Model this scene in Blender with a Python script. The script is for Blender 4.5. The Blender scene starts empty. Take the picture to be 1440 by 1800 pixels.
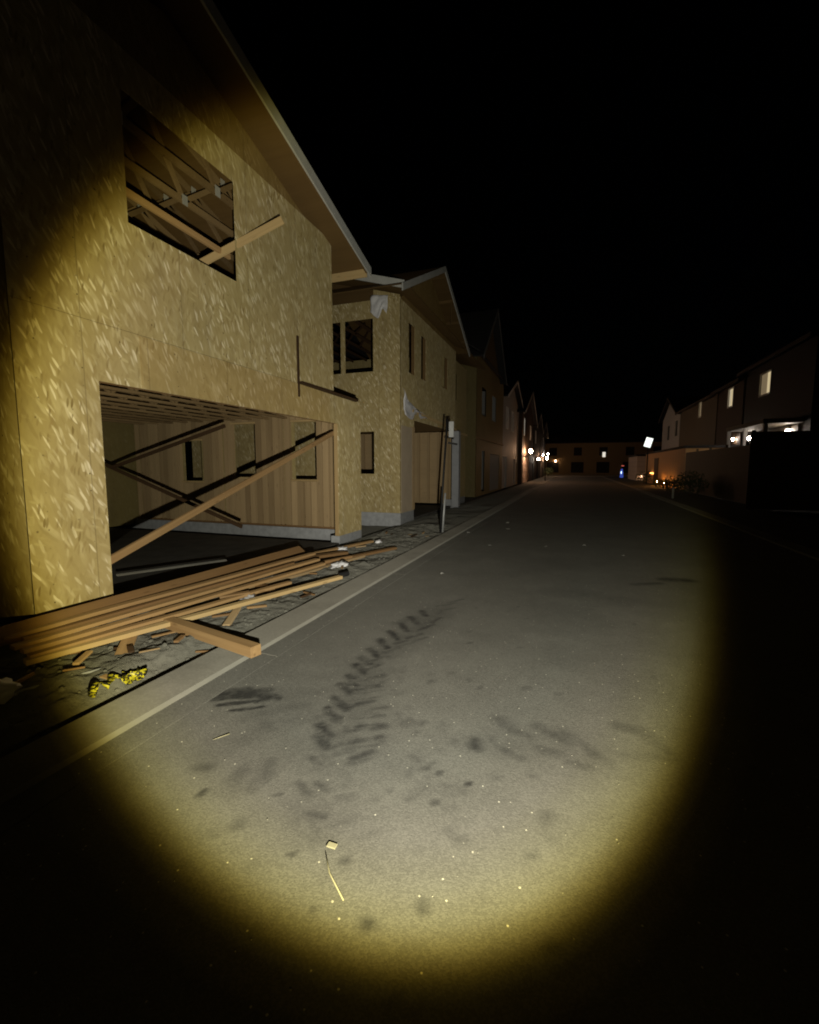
import bpy, bmesh, math, random
import numpy as np
from mathutils import Vector, Matrix, noise
from mathutils import Euler
random.seed(7)
R = math.radians
SC = bpy.context.scene
COL = SC.collection

# ------------------------------------------------------------------ camera
cam_d = bpy.data.cameras.new('camera')
cam = bpy.data.objects.new('camera', cam_d); COL.objects.link(cam)
cam_d.sensor_fit = 'HORIZONTAL'; cam_d.sensor_width = 36.0
cam_d.lens = 36.0 * 790.0 / 1440.0
cam_d.clip_start = 0.05; cam_d.clip_end = 2000
cam.location = (0, 0, 1.6)
cam.rotation_euler = (R(90 - 5.8), 0, R(20.0627))
SC.camera = cam

# ------------------------------------------------------------------ world: night sky
W = bpy.data.worlds.new('World'); SC.world = W; W.use_nodes = True
wn = W.node_tree
sky = wn.nodes.new('ShaderNodeTexSky'); sky.sky_type = 'NISHITA'; sky.sun_disc = False
sky.sun_elevation = R(12); sky.sun_rotation = R(200)
bg = wn.nodes['Background']; bg.inputs[1].default_value = 0.00004
wn.links.new(sky.outputs[0], bg.inputs[0])
# faint moonlight
sd = bpy.data.lights.new('moon', 'SUN'); sd.energy = 0.0006; sd.angle = R(0.5); sd.color = (1, .95, .88)
so = bpy.data.objects.new('moon', sd); COL.objects.link(so)
so.rotation_euler = (R(78), 0, R(-20))

# ------------------------------------------------------------------ the hand torch that lights the street
TORCH = Vector((0.30, -0.20, 1.20)); AXIS = Vector((-0.410, 0.911, 0.018)).normalized()
tl = bpy.data.lights.new('hand_torch', 'SPOT'); to = bpy.data.objects.new('hand_torch', tl); COL.objects.link(to)
to.location = TORCH
to.rotation_euler = AXIS.to_track_quat('-Z', 'Y').to_euler()
tl.spot_size = R(150); tl.spot_blend = 0.3; tl.shadow_soft_size = 0.018
tl.energy = 2700.0
tl.use_nodes = True
nt = tl.node_tree; em = nt.nodes['Emission']
ang = nt.nodes.new('ShaderNodeTexCoord')
sep = nt.nodes.new('ShaderNodeSeparateXYZ'); nt.links.new(ang.outputs['Normal'], sep.inputs[0])
ab = nt.nodes.new('ShaderNodeMath'); ab.operation = 'ABSOLUTE'; nt.links.new(sep.outputs[2], ab.inputs[0])
ac = nt.nodes.new('ShaderNodeMath'); ac.operation = 'ARCCOSINE'; nt.links.new(ab.outputs[0], ac.inputs[0])
dg = nt.nodes.new('ShaderNodeMath'); dg.operation = 'DIVIDE'; nt.links.new(ac.outputs[0], dg.inputs[0]); dg.inputs[1].default_value = R(80)
def ramp(nt, stops, inp, interp='LINEAR'):
    r = nt.nodes.new('ShaderNodeValToRGB'); r.color_ramp.interpolation = interp
    e = r.color_ramp.elements
    while len(e) < len(stops): e.new(0.5)
    for i, (p, c) in enumerate(stops):
        e[i].position = p; e[i].color = (*c, 1) if len(c) == 3 else c
    nt.links.new(inp, r.inputs[0]); return r
def s3(v): return (v, v, v)
# beam profile of the torch: a hot centre, a flat body, a warm edge, a faint spill
PROF = [(0, 1.0), (5, .96), (9, .86), (14, .66), (19, .53), (25, .475), (31, .49), (34.5, .48), (36, .40), (37, .23), (38, .080), (38.9, .018), (40, .0042), (42.5, .0013), (50, .0007), (70, .0002)]
pr = ramp(nt, [(a / 80, s3(v)) for a, v in PROF], dg.outputs[0])
TINT = [(0, (1, .95, .82)), (18, (1, .95, .79)), (26, (1, .97, .80)), (31, (1, .93, .72)), (34, (1, .92, .57)), (36, (1, .89, .40)), (37.3, (1, .79, .19)), (38.6, (1, .66, .08)), (45, (1, .70, .22)), (70, (1, .75, .35))]
tn = ramp(nt, [(a / 80, c) for a, c in TINT], dg.outputs[0])
mlt = nt.nodes.new('ShaderNodeMixRGB'); mlt.blend_type = 'MULTIPLY'; mlt.inputs[0].default_value = 1
nt.links.new(pr.outputs[0], mlt.inputs[1]); nt.links.new(tn.outputs[0], mlt.inputs[2])
nt.links.new(mlt.outputs[0], em.inputs[0]); em.inputs[1].default_value = 1.0

# ------------------------------------------------------------------ exposure
SC.view_settings.view_transform = 'Standard'; SC.view_settings.look = 'None'
SC.view_settings.exposure = 0.0; SC.view_settings.gamma = 1.0
SC.render.engine = 'CYCLES'
SC.cycles.use_denoising = True
SC.cycles.max_bounces = 5
SC.cycles.filter_width = 1.9
SC.cycles.sample_clamp_indirect = 3.0

# ------------------------------------------------------------------ node helpers
class NT:
    def __init__(s, name):
        s.m = bpy.data.materials.new(name); s.m.use_nodes = True
        s.t = s.m.node_tree; s.b = s.t.nodes['Principled BSDF']
        s.b.inputs['Specular IOR Level'].default_value = 0.25
    def n(s, ty, **k):
        o = s.t.nodes.new(ty)
        for a, v in k.items(): setattr(o, a, v)
        return o
    def l(s, a, b): s.t.links.new(a, b)
    def math(s, op, a, b=None, c=None):
        o = s.n('ShaderNodeMath', operation=op)
        for i, v in enumerate((a, b, c)):
            if v is None: continue
            if isinstance(v, (int, float)): o.inputs[i].default_value = v
            else: s.l(v, o.inputs[i])
        return o.outputs[0]
    def mix(s, f, a, b, mode='MIX'):
        o = s.n('ShaderNodeMixRGB', blend_type=mode)
        for i, v in enumerate((f, a, b)):
            if isinstance(v, (int, float)): o.inputs[i].default_value = v
            elif isinstance(v, tuple): o.inputs[i].default_value = (*v, 1)
            else: s.l(v, o.inputs[i])
        return o.outputs[0]
    def coord(s, kind='Object', scale=(1, 1, 1), rot=(0, 0, 0), loc=(0, 0, 0)):
        tc = s.n('ShaderNodeTexCoord'); mp = s.n('ShaderNodeMapping')
        mp.inputs['Scale'].default_value = scale; mp.inputs['Rotation'].default_value = rot; mp.inputs['Location'].default_value = loc
        s.l(tc.outputs[kind], mp.inputs[0]); return mp.outputs[0]
    def map(s, v, scale=(1, 1, 1), rot=(0, 0, 0), loc=(0, 0, 0)):
        mp = s.n('ShaderNodeMapping')
        mp.inputs['Scale'].default_value = scale; mp.inputs['Rotation'].default_value = rot; mp.inputs['Location'].default_value = loc
        s.l(v, mp.inputs[0]); return mp.outputs[0]
    def noise(s, v, scale, detail=3, rough=.55, out=0):
        o = s.n('ShaderNodeTexNoise'); o.inputs['Scale'].default_value = scale
        o.inputs['Detail'].default_value = detail; o.inputs['Roughness'].default_value = rough
        s.l(v, o.inputs['Vector']); return o.outputs[out]
    def vor(s, v, scale=1, out='Color', feature='F1', rand=1):
        o = s.n('ShaderNodeTexVoronoi', feature=feature); o.inputs['Scale'].default_value = scale
        o.inputs['Randomness'].default_value = rand
        s.l(v, o.inputs['Vector']); return o.outputs[out]
    def ramp(s, inp, stops, interp='LINEAR'): return ramp(s.t, [(p, c if isinstance(c, tuple) else s3(c)) for p, c in stops], inp, interp).outputs[0]
    def bump(s, h, strength, dist):
        o = s.n('ShaderNodeBump'); o.inputs['Strength'].default_value = strength; o.inputs['Distance'].default_value = dist
        s.l(h, o.inputs['Height']); s.l(o.outputs[0], s.b.inputs['Normal'])
    def base(s, c):
        if isinstance(c, tuple): s.b.inputs['Base Color'].default_value = (*c, 1)
        else: s.l(c, s.b.inputs['Base Color'])
    def rough(s, v, diff=0.0):
        s.b.inputs['Roughness'].default_value = v
        if 'Diffuse Roughness' in s.b.inputs: s.b.inputs['Diffuse Roughness'].default_value = diff

def plain(name, c, rough=.7, var=.15, scale=8, metal=0.0):
    m = NT(name); v = m.coord()
    f = m.noise(v, scale, 4)
    m.base(m.mix(m.ramp(f, [(.3, 0.0), (.7, 1.0)]), tuple(x * (1 - var) for x in c), tuple(min(1, x * (1 + var)) for x in c)))
    m.rough(rough); m.b.inputs['Metallic'].default_value = metal
    return m.m

def glow(name, c, strength):
    m = NT(name); m.base((.02, .02, .02))
    m.b.inputs['Emission Color'].default_value = (*c, 1); m.b.inputs['Emission Strength'].default_value = strength
    return m.m

def osb(name, plane, tint=(1.08, 1.10, 1.22), contrast=1.5, off=(3.03, 3.02)):
    """oriented strand board: layers of stretched flakes; plane 'YZ' or 'XZ' gives the face it covers"""
    m = NT(name); tc = m.n('ShaderNodeTexCoord')
    sp = m.n('ShaderNodeSeparateXYZ'); m.l(tc.outputs['Object'], sp.inputs[0])
    cb = m.n('ShaderNodeCombineXYZ')
    if plane == 'YZ': m.l(sp.outputs[1], cb.inputs[0]); m.l(sp.outputs[2], cb.inputs[1])
    elif plane == 'XZ': m.l(sp.outputs[0], cb.inputs[0]); m.l(sp.outputs[2], cb.inputs[1])
    else: m.l(sp.outputs[0], cb.inputs[0]); m.l(sp.outputs[1], cb.inputs[1])
    v0 = cb.outputs[0]
    wob = m.noise(v0, 6.0, 1, out=1)
    v = m.mix(0.022, v0, wob, 'ADD')
    base = m.mix(m.noise(v0, 1.6, 4), (.345, .265, .10), (.44, .345, .15))
    fine = m.noise(m.map(v0, (42, 9, 1)), 1.0, 4, .6)
    base = m.mix(m.ramp(fine, [(.3, 0.0), (.75, .22)]), base, (.25, .18, .06))
    v = m.mix(0.16, v, m.noise(v0, .35, 0, .5, 1), 'ADD')
    layers = [(66, 21, 4.2, .50, (.30, .215, .075), .42), (82, 19, 4.4, .52, (.50, .40, .18), .42), (35, 24, 6, .64, (.47, .37, .155), .42), (115, 24, 6, .66, (.31, .22, .08), .42), (50, 15, 3.4, .6, (.31, .235, .09), .4), (78, 11, 2.7, .72, (.56, .46, .22), .42), (48, 13, 3.1, .80, (.64, .54, .29), .5),
              (60, 23, 4.6, .74, (.60, .50, .26), .50), (74, 27, 5.6, .82, (.68, .58, .33), .66), (56, 31, 6.5, .86, (.76, .66, .40), .80), (70, 36, 5.5, .88, (.78, .68, .43), .80), (90, 27, 6, .82, (.60, .50, .26), .5), (20, 26, 7, .84, (.54, .44, .20), .5), (100, 34, 8, .8, (.24, .17, .055), .55)]
    clus = m.ramp(m.noise(v0, 2.6, 3, .6), [(.36, .28), (.62, 1.0)])
    for i, (a, sx, sy, th, c, op) in enumerate(layers):
        rot = m.map(v, (1, 1, 1), (0, 0, R(a)), (i * 3.17, i * 1.31, i))
        q = m.map(rot, (sy, sx, 1))
        o = m.n('ShaderNodeTexVoronoi', feature='F1'); o.inputs['Scale'].default_value = 1.0; m.l(q, o.inputs['Vector'])
        s_ = m.n('ShaderNodeSeparateColor'); m.l(o.outputs['Color'], s_.inputs[0])
        sel = m.math('GREATER_THAN', s_.outputs[0], th)
        edge = m.ramp(o.outputs['Distance'], [(.32, 1.0), (.47, 0.0)])
        grain = m.noise(m.map(rot, (6, 90, 1)), 1, 3)
        f = m.math('MULTIPLY', m.math('MULTIPLY', sel, edge), m.math('MULTIPLY', m.math('ADD', .45, s_.outputs[1]), op * contrast))
        f = m.math('MINIMUM', m.math('MULTIPLY', f, clus), 1.0)
        cc = m.mix(m.ramp(grain, [(.35, 0.0), (.7, 1.0)]), tuple(x * .86 for x in c), c)
        base = m.mix(f, base, cc)
    # dark knots and nail heads
    kn = m.n('ShaderNodeTexVoronoi', feature='F1'); kn.inputs['Scale'].default_value = 1.0
    m.l(m.map(v, (5.2, 5.2, 1)), kn.inputs['Vector'])
    base = m.mix(m.ramp(kn.outputs['Distance'], [(.035, .75), (.075, 0.0)]), base, (.09, .055, .02))
    base = m.mix(m.math('MULTIPLY', m.ramp(m.noise(v0, .9, 5, .6), [(.35, 0.0), (.7, 1.0)]), .22), base, (.30, .235, .12))
    # joints between the 1.22 m sheets and rows of nails along the studs
    q = m.n('ShaderNodeSeparateXYZ'); m.l(v0, q.inputs[0])
    fx = m.math('FRACT', m.math('DIVIDE', m.math('SUBTRACT', q.outputs[0], off[0]), 1.22))
    fx = m.math('ABSOLUTE', m.math('SUBTRACT', fx, .5))
    seam = m.ramp(fx, [(.4945, 0.0), (.4985, .55)])
    base = m.mix(seam, base, (.10, .07, .025))
    nx = m.math('ABSOLUTE', m.math('SUBTRACT', m.math('FRACT', m.math('DIVIDE', m.math('SUBTRACT', q.outputs[0], off[0] - .015), .4067)), .5))
    ny = m.math('ABSOLUTE', m.math('SUBTRACT', m.math('FRACT', m.math('DIVIDE', q.outputs[1], .17)), .5))
    dd = m.math('ADD', m.math('POWER', m.math('MULTIPLY', m.math('SUBTRACT', .5, nx), .4067), 2.0), m.math('POWER', m.math('MULTIPLY', m.math('SUBTRACT', .5, ny), .17), 2.0))
    nail = m.math('MULTIPLY', m.math('LESS_THAN', dd, .0075 ** 2), m.ramp(m.noise(v0, 7.0, 2), [(.45, 0.0), (.6, .8)]))
    base = m.mix(nail, base, (.05, .035, .015))
    # water stains of the weeks in the open
    st = m.noise(m.map(v0, (3.2, .7, 1)), 1.0, 5, .65)
    base = m.mix(m.ramp(st, [(.52, 0.0), (.72, .38)]), base, (.20, .15, .07))
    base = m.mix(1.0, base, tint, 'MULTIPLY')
    m.base(base); m.rough(.62, .3)
    m.bump(m.noise(m.map(v, (25, 25, 1)), 1, 4), .25, .004)
    return m.m

def wood(name, ca, cb, rough=.65, sc=1.0, knots=True):
    """sawn timber with grain along local X"""
    m = NT(name); v = m.coord()
    oi = m.n('ShaderNodeObjectInfo')
    off = m.n('ShaderNodeVectorMath', operation='ADD'); m.l(v, off.inputs[0])
    k = m.n('ShaderNodeVectorMath', operation='SCALE'); k.inputs[0].default_value = (37, 11, 53); m.l(oi.outputs['Random'], k.inputs['Scale']); m.l(k.outputs[0], off.inputs[1])
    v = off.outputs[0]
    g = m.noise(m.map(v, (1.2 * sc, 30 * sc, 30 * sc)), 1, 5, .6)
    c = m.mix(m.ramp(g, [(.28, 0.0), (.72, 1.0)]), ca, cb)
    g2 = m.noise(m.map(v, (.5, 3, 3)), 1, 3)
    c = m.mix(m.math('MULTIPLY', m.ramp(g2, [(.35, 0.0), (.75, 1.0)]), .5), c, tuple(x * .62 for x in ca))
    if knots:
        kn = m.vor(m.map(v, (2.2, 9, 9)), 1, 'Distance')
        c = m.mix(m.ramp(kn, [(.06, .8), (.14, 0.0)]), c, (.10, .05, .02))
    c = m.mix(.5, c, m.mix(oi.outputs['Random'], tuple(x * .62 for x in ca), tuple(x * 1.08 for x in cb)))
    m.base(c); m.rough(rough, .3); m.bump(g, .2, .003)
    return m.m

M = {}
M['osb'] = osb('osb_front', 'YZ'); M['osb_x'] = osb('osb_side', 'XZ')
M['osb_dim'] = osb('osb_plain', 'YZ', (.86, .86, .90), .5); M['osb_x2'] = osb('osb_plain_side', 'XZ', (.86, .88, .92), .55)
M['ply'] = wood('plywood_brown', (.115, .068, .024), (.165, .100, .037), .7, .5, False)
M['pine'] = wood('framing_pine', (.42, .285, .125), (.60, .44, .215))
M['pine_dark'] = wood('weathered_timber', (.20, .11, .045), (.30, .18, .08))
M['stud'] = wood('stud_timber', (.34, .235, .12), (.48, .35, .19))
M['truss'] = wood('truss_timber', (.20, .13, .06), (.30, .205, .10))
M['lumber'] = wood('muddy_lumber', (.25, .145, .062), (.44, .285, .130))
M['dark_wood'] = wood('dark_brown_timber', (.045, .025, .012), (.075, .042, .02))
M['pale_chip'] = plain('pale_straw', (.27, .25, .16), .7, .1, 30)
M['fascia'] = plain('primed_fascia', (.50, .50, .47), .6, .08, 6)
M['foundation'] = plain('foundation_concrete', (.33, .34, .35), .9, .16, 9)
M['slab'] = plain('slab_concrete', (.10, .095, .085), .85, .25, 3)
M['roofing'] = plain('asphalt_shingle', (.035, .033, .032), .9, .3, 12)
M['metal_plate'] = plain('galvanised_plate', (.62, .62, .60), .45, .1, 20, .35)
M['steel'] = plain('galvanised_steel', (.42, .43, .43), .5, .1, 14, .3)
M['white_wrap'] = plain('white_wrap', (.36, .37, .39), .6, .1, 5)
M['plastic'] = plain('white_plastic_sheet', (.74, .74, .76), .45, .1, 9)
M['black'] = plain('black_rubber', (.018, .018, .018), .6, .2, 10)
M['void'] = plain('dark_interior', (.02, .018, .016), .9, .2, 3)
M['dark_fascia'] = plain('brown_fascia', (.06, .05, .04), .7, .1, 6)

def siding(name, c, pitch=.16, axis=2):
    m = NT(name); tc = m.n('ShaderNodeTexCoord'); sp = m.n('ShaderNodeSeparateXYZ'); m.l(tc.outputs['Object'], sp.inputs[0])
    fr = m.math('FRACT', m.math('DIVIDE', sp.outputs[axis], pitch))
    col = m.mix(m.ramp(fr, [(0.0, .0), (.08, 1.0), (1.0, .9)]), tuple(x * .55 for x in c), c)
    col = m.mix(m.math('MULTIPLY', m.noise(tc.outputs['Object'], 1.2, 4), .25), col, tuple(x * .7 for x in c))
    m.base(col); m.rough(.7); m.bump(fr, .4, .02); return m.m
M['grey_siding'] = siding('grey_lap_siding', (.34, .34, .33))
M['white_siding'] = siding('pale_lap_siding', (.62, .62, .62))
M['beige_siding'] = siding('beige_lap_siding', (.15, .125, .085))
M['brown_siding'] = siding('brown_lap_siding', (.075, .047, .026))
M['dark_siding'] = siding('dark_lap_siding', (.02, .019, .015))
M['fence'] = siding('fence_boards', (.10, .075, .045), .14, 0)
M['fence_y'] = siding('fence_boards_side', (.10, .075, .04), .14, 1)
M['garage_paint'] = siding('garage_door_paint', (.62, .50, .42), .53)
M['orange_wall'] = siding('tan_stucco', (.50, .30, .13), .9, 1)
M['glass'] = plain('dark_glass', (.012, .014, .016), .45, .1, 2)
M['trim'] = plain('white_trim', (.66, .65, .62), .6, .06, 5)
M['win_warm'] = glow('lit_window', (1, .80, .46), .55)
M['win_warm2'] = glow('lit_window_pale', (1, .84, .56), .42)
M['curtain'] = glow('lit_curtain', (1, .74, .42), .16)
M['win_cool'] = glow('lit_window_cool', (1, .93, .78), .8)
M['bulb'] = glow('porch_lamp_glow', (1, .57, .32), 300)
M['bulb_dim'] = glow('far_lamp_glow', (1, .62, .36), 40)
M['bulb_white'] = glow('white_lamp_glow', (1, .85, .72), 120)
M['panel_light'] = glow('led_panel_glow', (.95, 1, .92), 1.4)
M['orange_glow'] = glow('orange_lamp_glow', (1, .42, .10), 9)
M['added_orange_bulb'] = glow('added_orange_bulb_glow', (1, .42, .10), 800)
M['blue_glow'] = glow('blue_lamp_glow', (.10, .18, .9), .35)
M['red_glow'] = glow('red_lamp_glow', (1, .20, .14), .5)
M['cyan_glow'] = glow('pale_blue_glow', (.5, .65, 1), 3.0)

# concrete of the kerb
m = NT('kerb_concrete'); v = m.coord()
c = m.mix(m.noise(v, 2.2, 5), (.105, .10, .085), (.165, .155, .13))
c = m.mix(m.ramp(m.noise(v, 55, 3), [(.45, 0.0), (.75, .5)]), c, (.20, .19, .16))
c = m.mix(m.ramp(m.noise(m.map(v, (1, 1, 1), loc=(9, 2, 1)), 1.0, 5, .65), [(.5, 0.0), (.72, .6)]), c, (.06, .055, .045))
m.base(c); m.rough(.95, 1.0); m.bump(m.noise(v, 120, 3), .35, .004); M['kerb'] = m.m
m = NT('kerb_face_torchlit'); v = m.coord()
c = m.mix(m.noise(v, 5, 5), (.15, .145, .125), (.23, .222, .19))
m.base(c); m.rough(.95, .6); m.bump(m.noise(v, 90, 3), .3, .004); M['kerb_face_lit'] = m.m

# dusty asphalt; 'stain' is a painted mask of mud and tyre marks on the surface
def asphalt(name, stained):
    m = NT(name); v = m.coord()
    c = m.mix(m.ramp(m.noise(v, 1.1, 5, .6), [(.3, 0.0), (.7, 1.0)]), (.071, .069, .060), (.099, .096, .084))
    c = m.mix(m.ramp(m.noise(v, 5.5, 4, .6), [(.35, 0.0), (.75, .55)]), c, (.066, .063, .055))
    g = m.n('ShaderNodeTexVoronoi', feature='F1'); g.inputs['Scale'].default_value = 150; m.l(v, g.inputs['Vector'])
    gs = m.n('ShaderNodeSeparateColor'); m.l(g.outputs['Color'], gs.inputs[0])
    c = m.mix(m.math('MULTIPLY', m.math('GREATER_THAN', gs.outputs[0], .62), .20), c, (.16, .153, .135))
    c = m.mix(m.math('MULTIPLY', m.math('LESS_THAN', gs.outputs[0], .30), .22), c, (.05, .048, .043))
    g2 = m.n('ShaderNodeTexVoronoi', feature='F1'); g2.inputs['Scale'].default_value = 62; m.l(v, g2.inputs['Vector'])
    g2s = m.n('ShaderNodeSeparateColor'); m.l(g2.outputs['Color'], g2s.inputs[0])
    spk = m.math('MULTIPLY', m.math('GREATER_THAN', g2s.outputs[1], .987), m.ramp(g2.outputs['Distance'], [(.18, 1.0), (.34, 0.0)]))
    c = m.mix(m.math('MULTIPLY', spk, .8), c, (.42, .40, .33))
    if stained:
        at = m.n('ShaderNodeAttribute', attribute_name='stain')
        br = m.math('ADD', .80, m.math('MULTIPLY', m.noise(v, 38, 4, .7), .9))
        f = m.math('MINIMUM', m.math('MULTIPLY', at.outputs['Fac'], br), 1.0)
        c = m.mix(f, c, (.019, .0185, .017))
    m.base(c); m.rough(.92, 1.0)
    h = m.math('ADD', m.math('MULTIPLY', g.outputs['Distance'], -1.0), m.noise(v, 60, 3))
    m.bump(h, .5, .005)
    return m.m
M['asphalt'] = asphalt('dusty_asphalt', False); M['asphalt_s'] = asphalt('stained_asphalt', True)
m = NT('site_dirt'); v = m.coord()
c = m.mix(m.noise(v, 3, 6, .65), (.12, .118, .10), (.20, .195, .165))
c = m.mix(m.ramp(m.noise(v, 22, 5, .7), [(.45, 0.0), (.75, .6)]), c, (.07, .067, .056))
m.base(c); m.rough(1, 1.0); m.bump(m.noise(v, 45, 5, .7), .9, .02); M['dirt'] = m.m
m = NT('far_soil'); v = m.coord()
m.base(m.mix(m.noise(v, .8, 5), (.03, .028, .02), (.05, .046, .035))); m.rough(1, .8); M['soil'] = m.m
m = NT('caution_tape'); v = m.coord()
st = m.noise(m.map(v, (26, 60, 60)), 1, 2)
m.base(m.mix(m.ramp(st, [(.49, 0.0), (.52, 1.0)]), (.46, .41, .02), (.02, .02, .015))); m.rough(.4); M['tape'] = m.m
m = NT('leaf_green'); v = m.coord()
m.base(m.mix(m.noise(v, 5, 3), (.035, .05, .02), (.07, .09, .04))); m.rough(.8); M['leaf'] = m.m

# ------------------------------------------------------------------ object helpers
def tag(o, label=None, cat=None, group=None, kind=None):
    if label: o['label'] = label
    if cat: o['category'] = cat
    if group: o['group'] = group
    if kind: o['kind'] = kind
    return o
def thing(name, label, cat, loc=(0, 0, 0), group=None):
    o = bpy.data.objects.new(name, None); COL.objects.link(o); o.location = loc
    o.empty_display_size = .2
    return tag(o, label, cat, group)
def world_loc(o):
    v = Vector((0, 0, 0))
    while o: v += o.location; o = o.parent
    return v
def obj(name, bm, mat, parent=None, smooth=False):
    """links a bmesh given in world coordinates as one object"""
    if parent is not None:
        off = world_loc(parent)
        for vv in bm.verts: vv.co -= off
    me = bpy.data.meshes.new(name); bmesh.ops.recalc_face_normals(bm, faces=bm.faces)
    bm.to_mesh(me); bm.free()
    for mm in (mat if isinstance(mat, list) else [mat]): me.materials.append(mm)
    if smooth:
        for p in me.polygons: p.use_smooth = True
    o = bpy.data.objects.new(name, me); COL.objects.link(o)
    if parent is not None: o.parent = parent
    return o
def recentre(o):
    """moves a top-level object's origin to its base"""
    me = o.data; n = len(me.vertices); a = np.empty(n * 3); me.vertices.foreach_get('co', a); a = a.reshape(-1, 3)
    c = np.array([(a[:, 0].min() + a[:, 0].max()) / 2, (a[:, 1].min() + a[:, 1].max()) / 2, a[:, 2].min()])
    me.vertices.foreach_set('co', (a - c).ravel()); o.location = Vector(c); me.update(); return o
def BM(): return bmesh.new()
def box(bm, x0, x1, y0, y1, z0, z1, bev=0.0):
    r = bmesh.ops.create_cube(bm, size=1)
    for v in r['verts']: v.co = Vector(((x0 + x1) / 2 + v.co.x * (x1 - x0), (y0 + y1) / 2 + v.co.y * (y1 - y0), (z0 + z1) / 2 + v.co.z * (z1 - z0)))
    if bev: bmesh.ops.bevel(bm, geom=list({e for v in r['verts'] for e in v.link_edges}), offset=bev, segments=1, affect='EDGES')
    return bm
def bar(bm, p0, p1, w, t, up=(0, 0, 1), bev=.003):
    """a timber from p0 to p1, w wide (across up), t thick (along up)"""
    p0 = Vector(p0); p1 = Vector(p1); d = (p1 - p0); L = d.length; x = d / L
    u = Vector(up); u = (u - x * u.dot(x)).normalized(); y = u.cross(x)
    r = bmesh.ops.create_cube(bm, size=1)
    for v in r['verts']: c = v.co.copy(); v.co = p0 + x * (c.x + .5) * L + y * c.y * w + u * c.z * t
    if bev: bmesh.ops.bevel(bm, geom=list({e for v in r['verts'] for e in v.link_edges}), offset=bev, segments=1, affect='EDGES')
    return bm
def timber(name, p0, p1, w, t, mat, parent=None, up=(0, 0, 1), bev=.003, bend=0.0, twist=0.0):
    """a board object with its grain along its own X axis"""
    p0 = Vector(p0); p1 = Vector(p1); d = p1 - p0; L = d.length; x = d / L
    u = Vector(up); u = (u - x * u.dot(x)).normalized(); y = u.cross(x)
    bm = BM(); n = 12 if (bend or twist) else 1
    box(bm, 0, L, -w / 2, w / 2, -t / 2, t / 2)
    if n > 1:
        bmesh.ops.bisect_plane
        for k in range(1, n):
            bmesh.ops.bisect_plane(bm, geom=bm.verts[:] + bm.edges[:] + bm.faces[:], plane_co=(L * k / n, 0, 0), plane_no=(1, 0, 0))
        for v in bm.verts:
            s = v.co.x / L; a = twist * (s - .5); yy, zz = v.co.y, v.co.z
            v.co.y = yy * math.cos(a) - zz * math.sin(a) + bend * 4 * s * (1 - s); v.co.z = yy * math.sin(a) + zz * math.cos(a) + bend * .25 * math.sin(s * 9)
    if bev and n == 1: bmesh.ops.bevel(bm, geom=bm.edges[:], offset=bev, segments=1, affect='EDGES')
    me = bpy.data.meshes.new(name); bmesh.ops.recalc_face_normals(bm, faces=bm.faces); bm.to_mesh(me); bm.free(); me.materials.append(mat)
    o = bpy.data.objects.new(name, me); COL.objects.link(o)
    mt = Matrix((x, y, u)).transposed().to_4x4(); mt.translation = p0
    if parent is not None: mt.translation -= world_loc(parent); o.parent = parent
    o.matrix_basis = mt
    return o
def panel(bm, org, U, V, N, u0, u1, v0, v1, holes, th):
    """a wall sheet with rectangular openings: outer face at org+N*0, thickness th inward (-N)"""
    org, U, V, N = Vector(org), Vector(U), Vector(V), Vector(N)
    us = sorted({u0, u1, *[min(max(h[k], u0), u1) for h in holes for k in (0, 1)]}); vs = sorted({v0, v1, *[min(max(h[k], v0), v1) for h in holes for k in (2, 3)]})
    cell = {}
    for i in range(len(us) - 1):
        for j in range(len(vs) - 1):
            cu, cv = (us[i] + us[i + 1]) / 2, (vs[j] + vs[j + 1]) / 2
            cell[i, j] = not any(h[0] < cu < h[1] and h[2] < cv < h[3] for h in holes)
    P = lambda i, j, k: bm.verts.new(org + U * us[i] + V * vs[j] - N * (th * k))
    for (i, j), s in cell.items():
        if not s: continue
        for k in (0, 1): bm.faces.new([P(i, j, k), P(i + 1, j, k), P(i + 1, j + 1, k), P(i, j + 1, k)])
        for di, dj, a, b in ((-1, 0, (0, 0), (0, 1)), (1, 0, (1, 0), (1, 1)), (0, -1, (0, 0), (1, 0)), (0, 1, (0, 1), (1, 1))):
            if not cell.get((i + di, j + dj), False):
                bm.faces.new([P(i + a[0], j + a[1], 0), P(i + b[0], j + b[1], 0), P(i + b[0], j + b[1], 1), P(i + a[0], j + a[1], 1)])
    bmesh.ops.remove_doubles(bm, verts=bm.verts[:], dist=1e-5)
    return bm
def prism(bm, pts, ext):
    """pts: closed 3D polygon, extruded by vector ext"""
    a = [bm.verts.new(Vector(p)) for p in pts]; b = [bm.verts.new(Vector(p) + Vector(ext)) for p in pts]
    bm.faces.new(a); bm.faces.new(b[::-1])
    for i in range(len(a)): j = (i + 1) % len(a); bm.faces.new([a[i], a[j], b[j], b[i]])
    return bm
def tube(bm, pts, r, seg=8):
    rings = []; pts = [Vector(p) for p in pts]
    for i, p in enumerate(pts):
        d = (pts[min(i + 1, len(pts) - 1)] - pts[max(i - 1, 0)]).normalized()
        a = d.orthogonal().normalized() if not rings else (rings[-1][1] - d * rings[-1][1].dot(d)).normalized()
        b = d.cross(a); rr = r[i] if isinstance(r, (list, tuple)) else r
        rings.append(([bm.verts.new(p + (a * math.cos(2 * math.pi * k / seg) + b * math.sin(2 * math.pi * k / seg)) * rr) for k in range(seg)], a))
    for (q, _), (s, _) in zip(rings, rings[1:]):
        for k in range(seg): bm.faces.new([q[k], q[(k + 1) % seg], s[(k + 1) % seg], s[k]])
    bm.faces.new(rings[0][0][::-1]); bm.faces.new(rings[-1][0]); return bm
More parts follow.
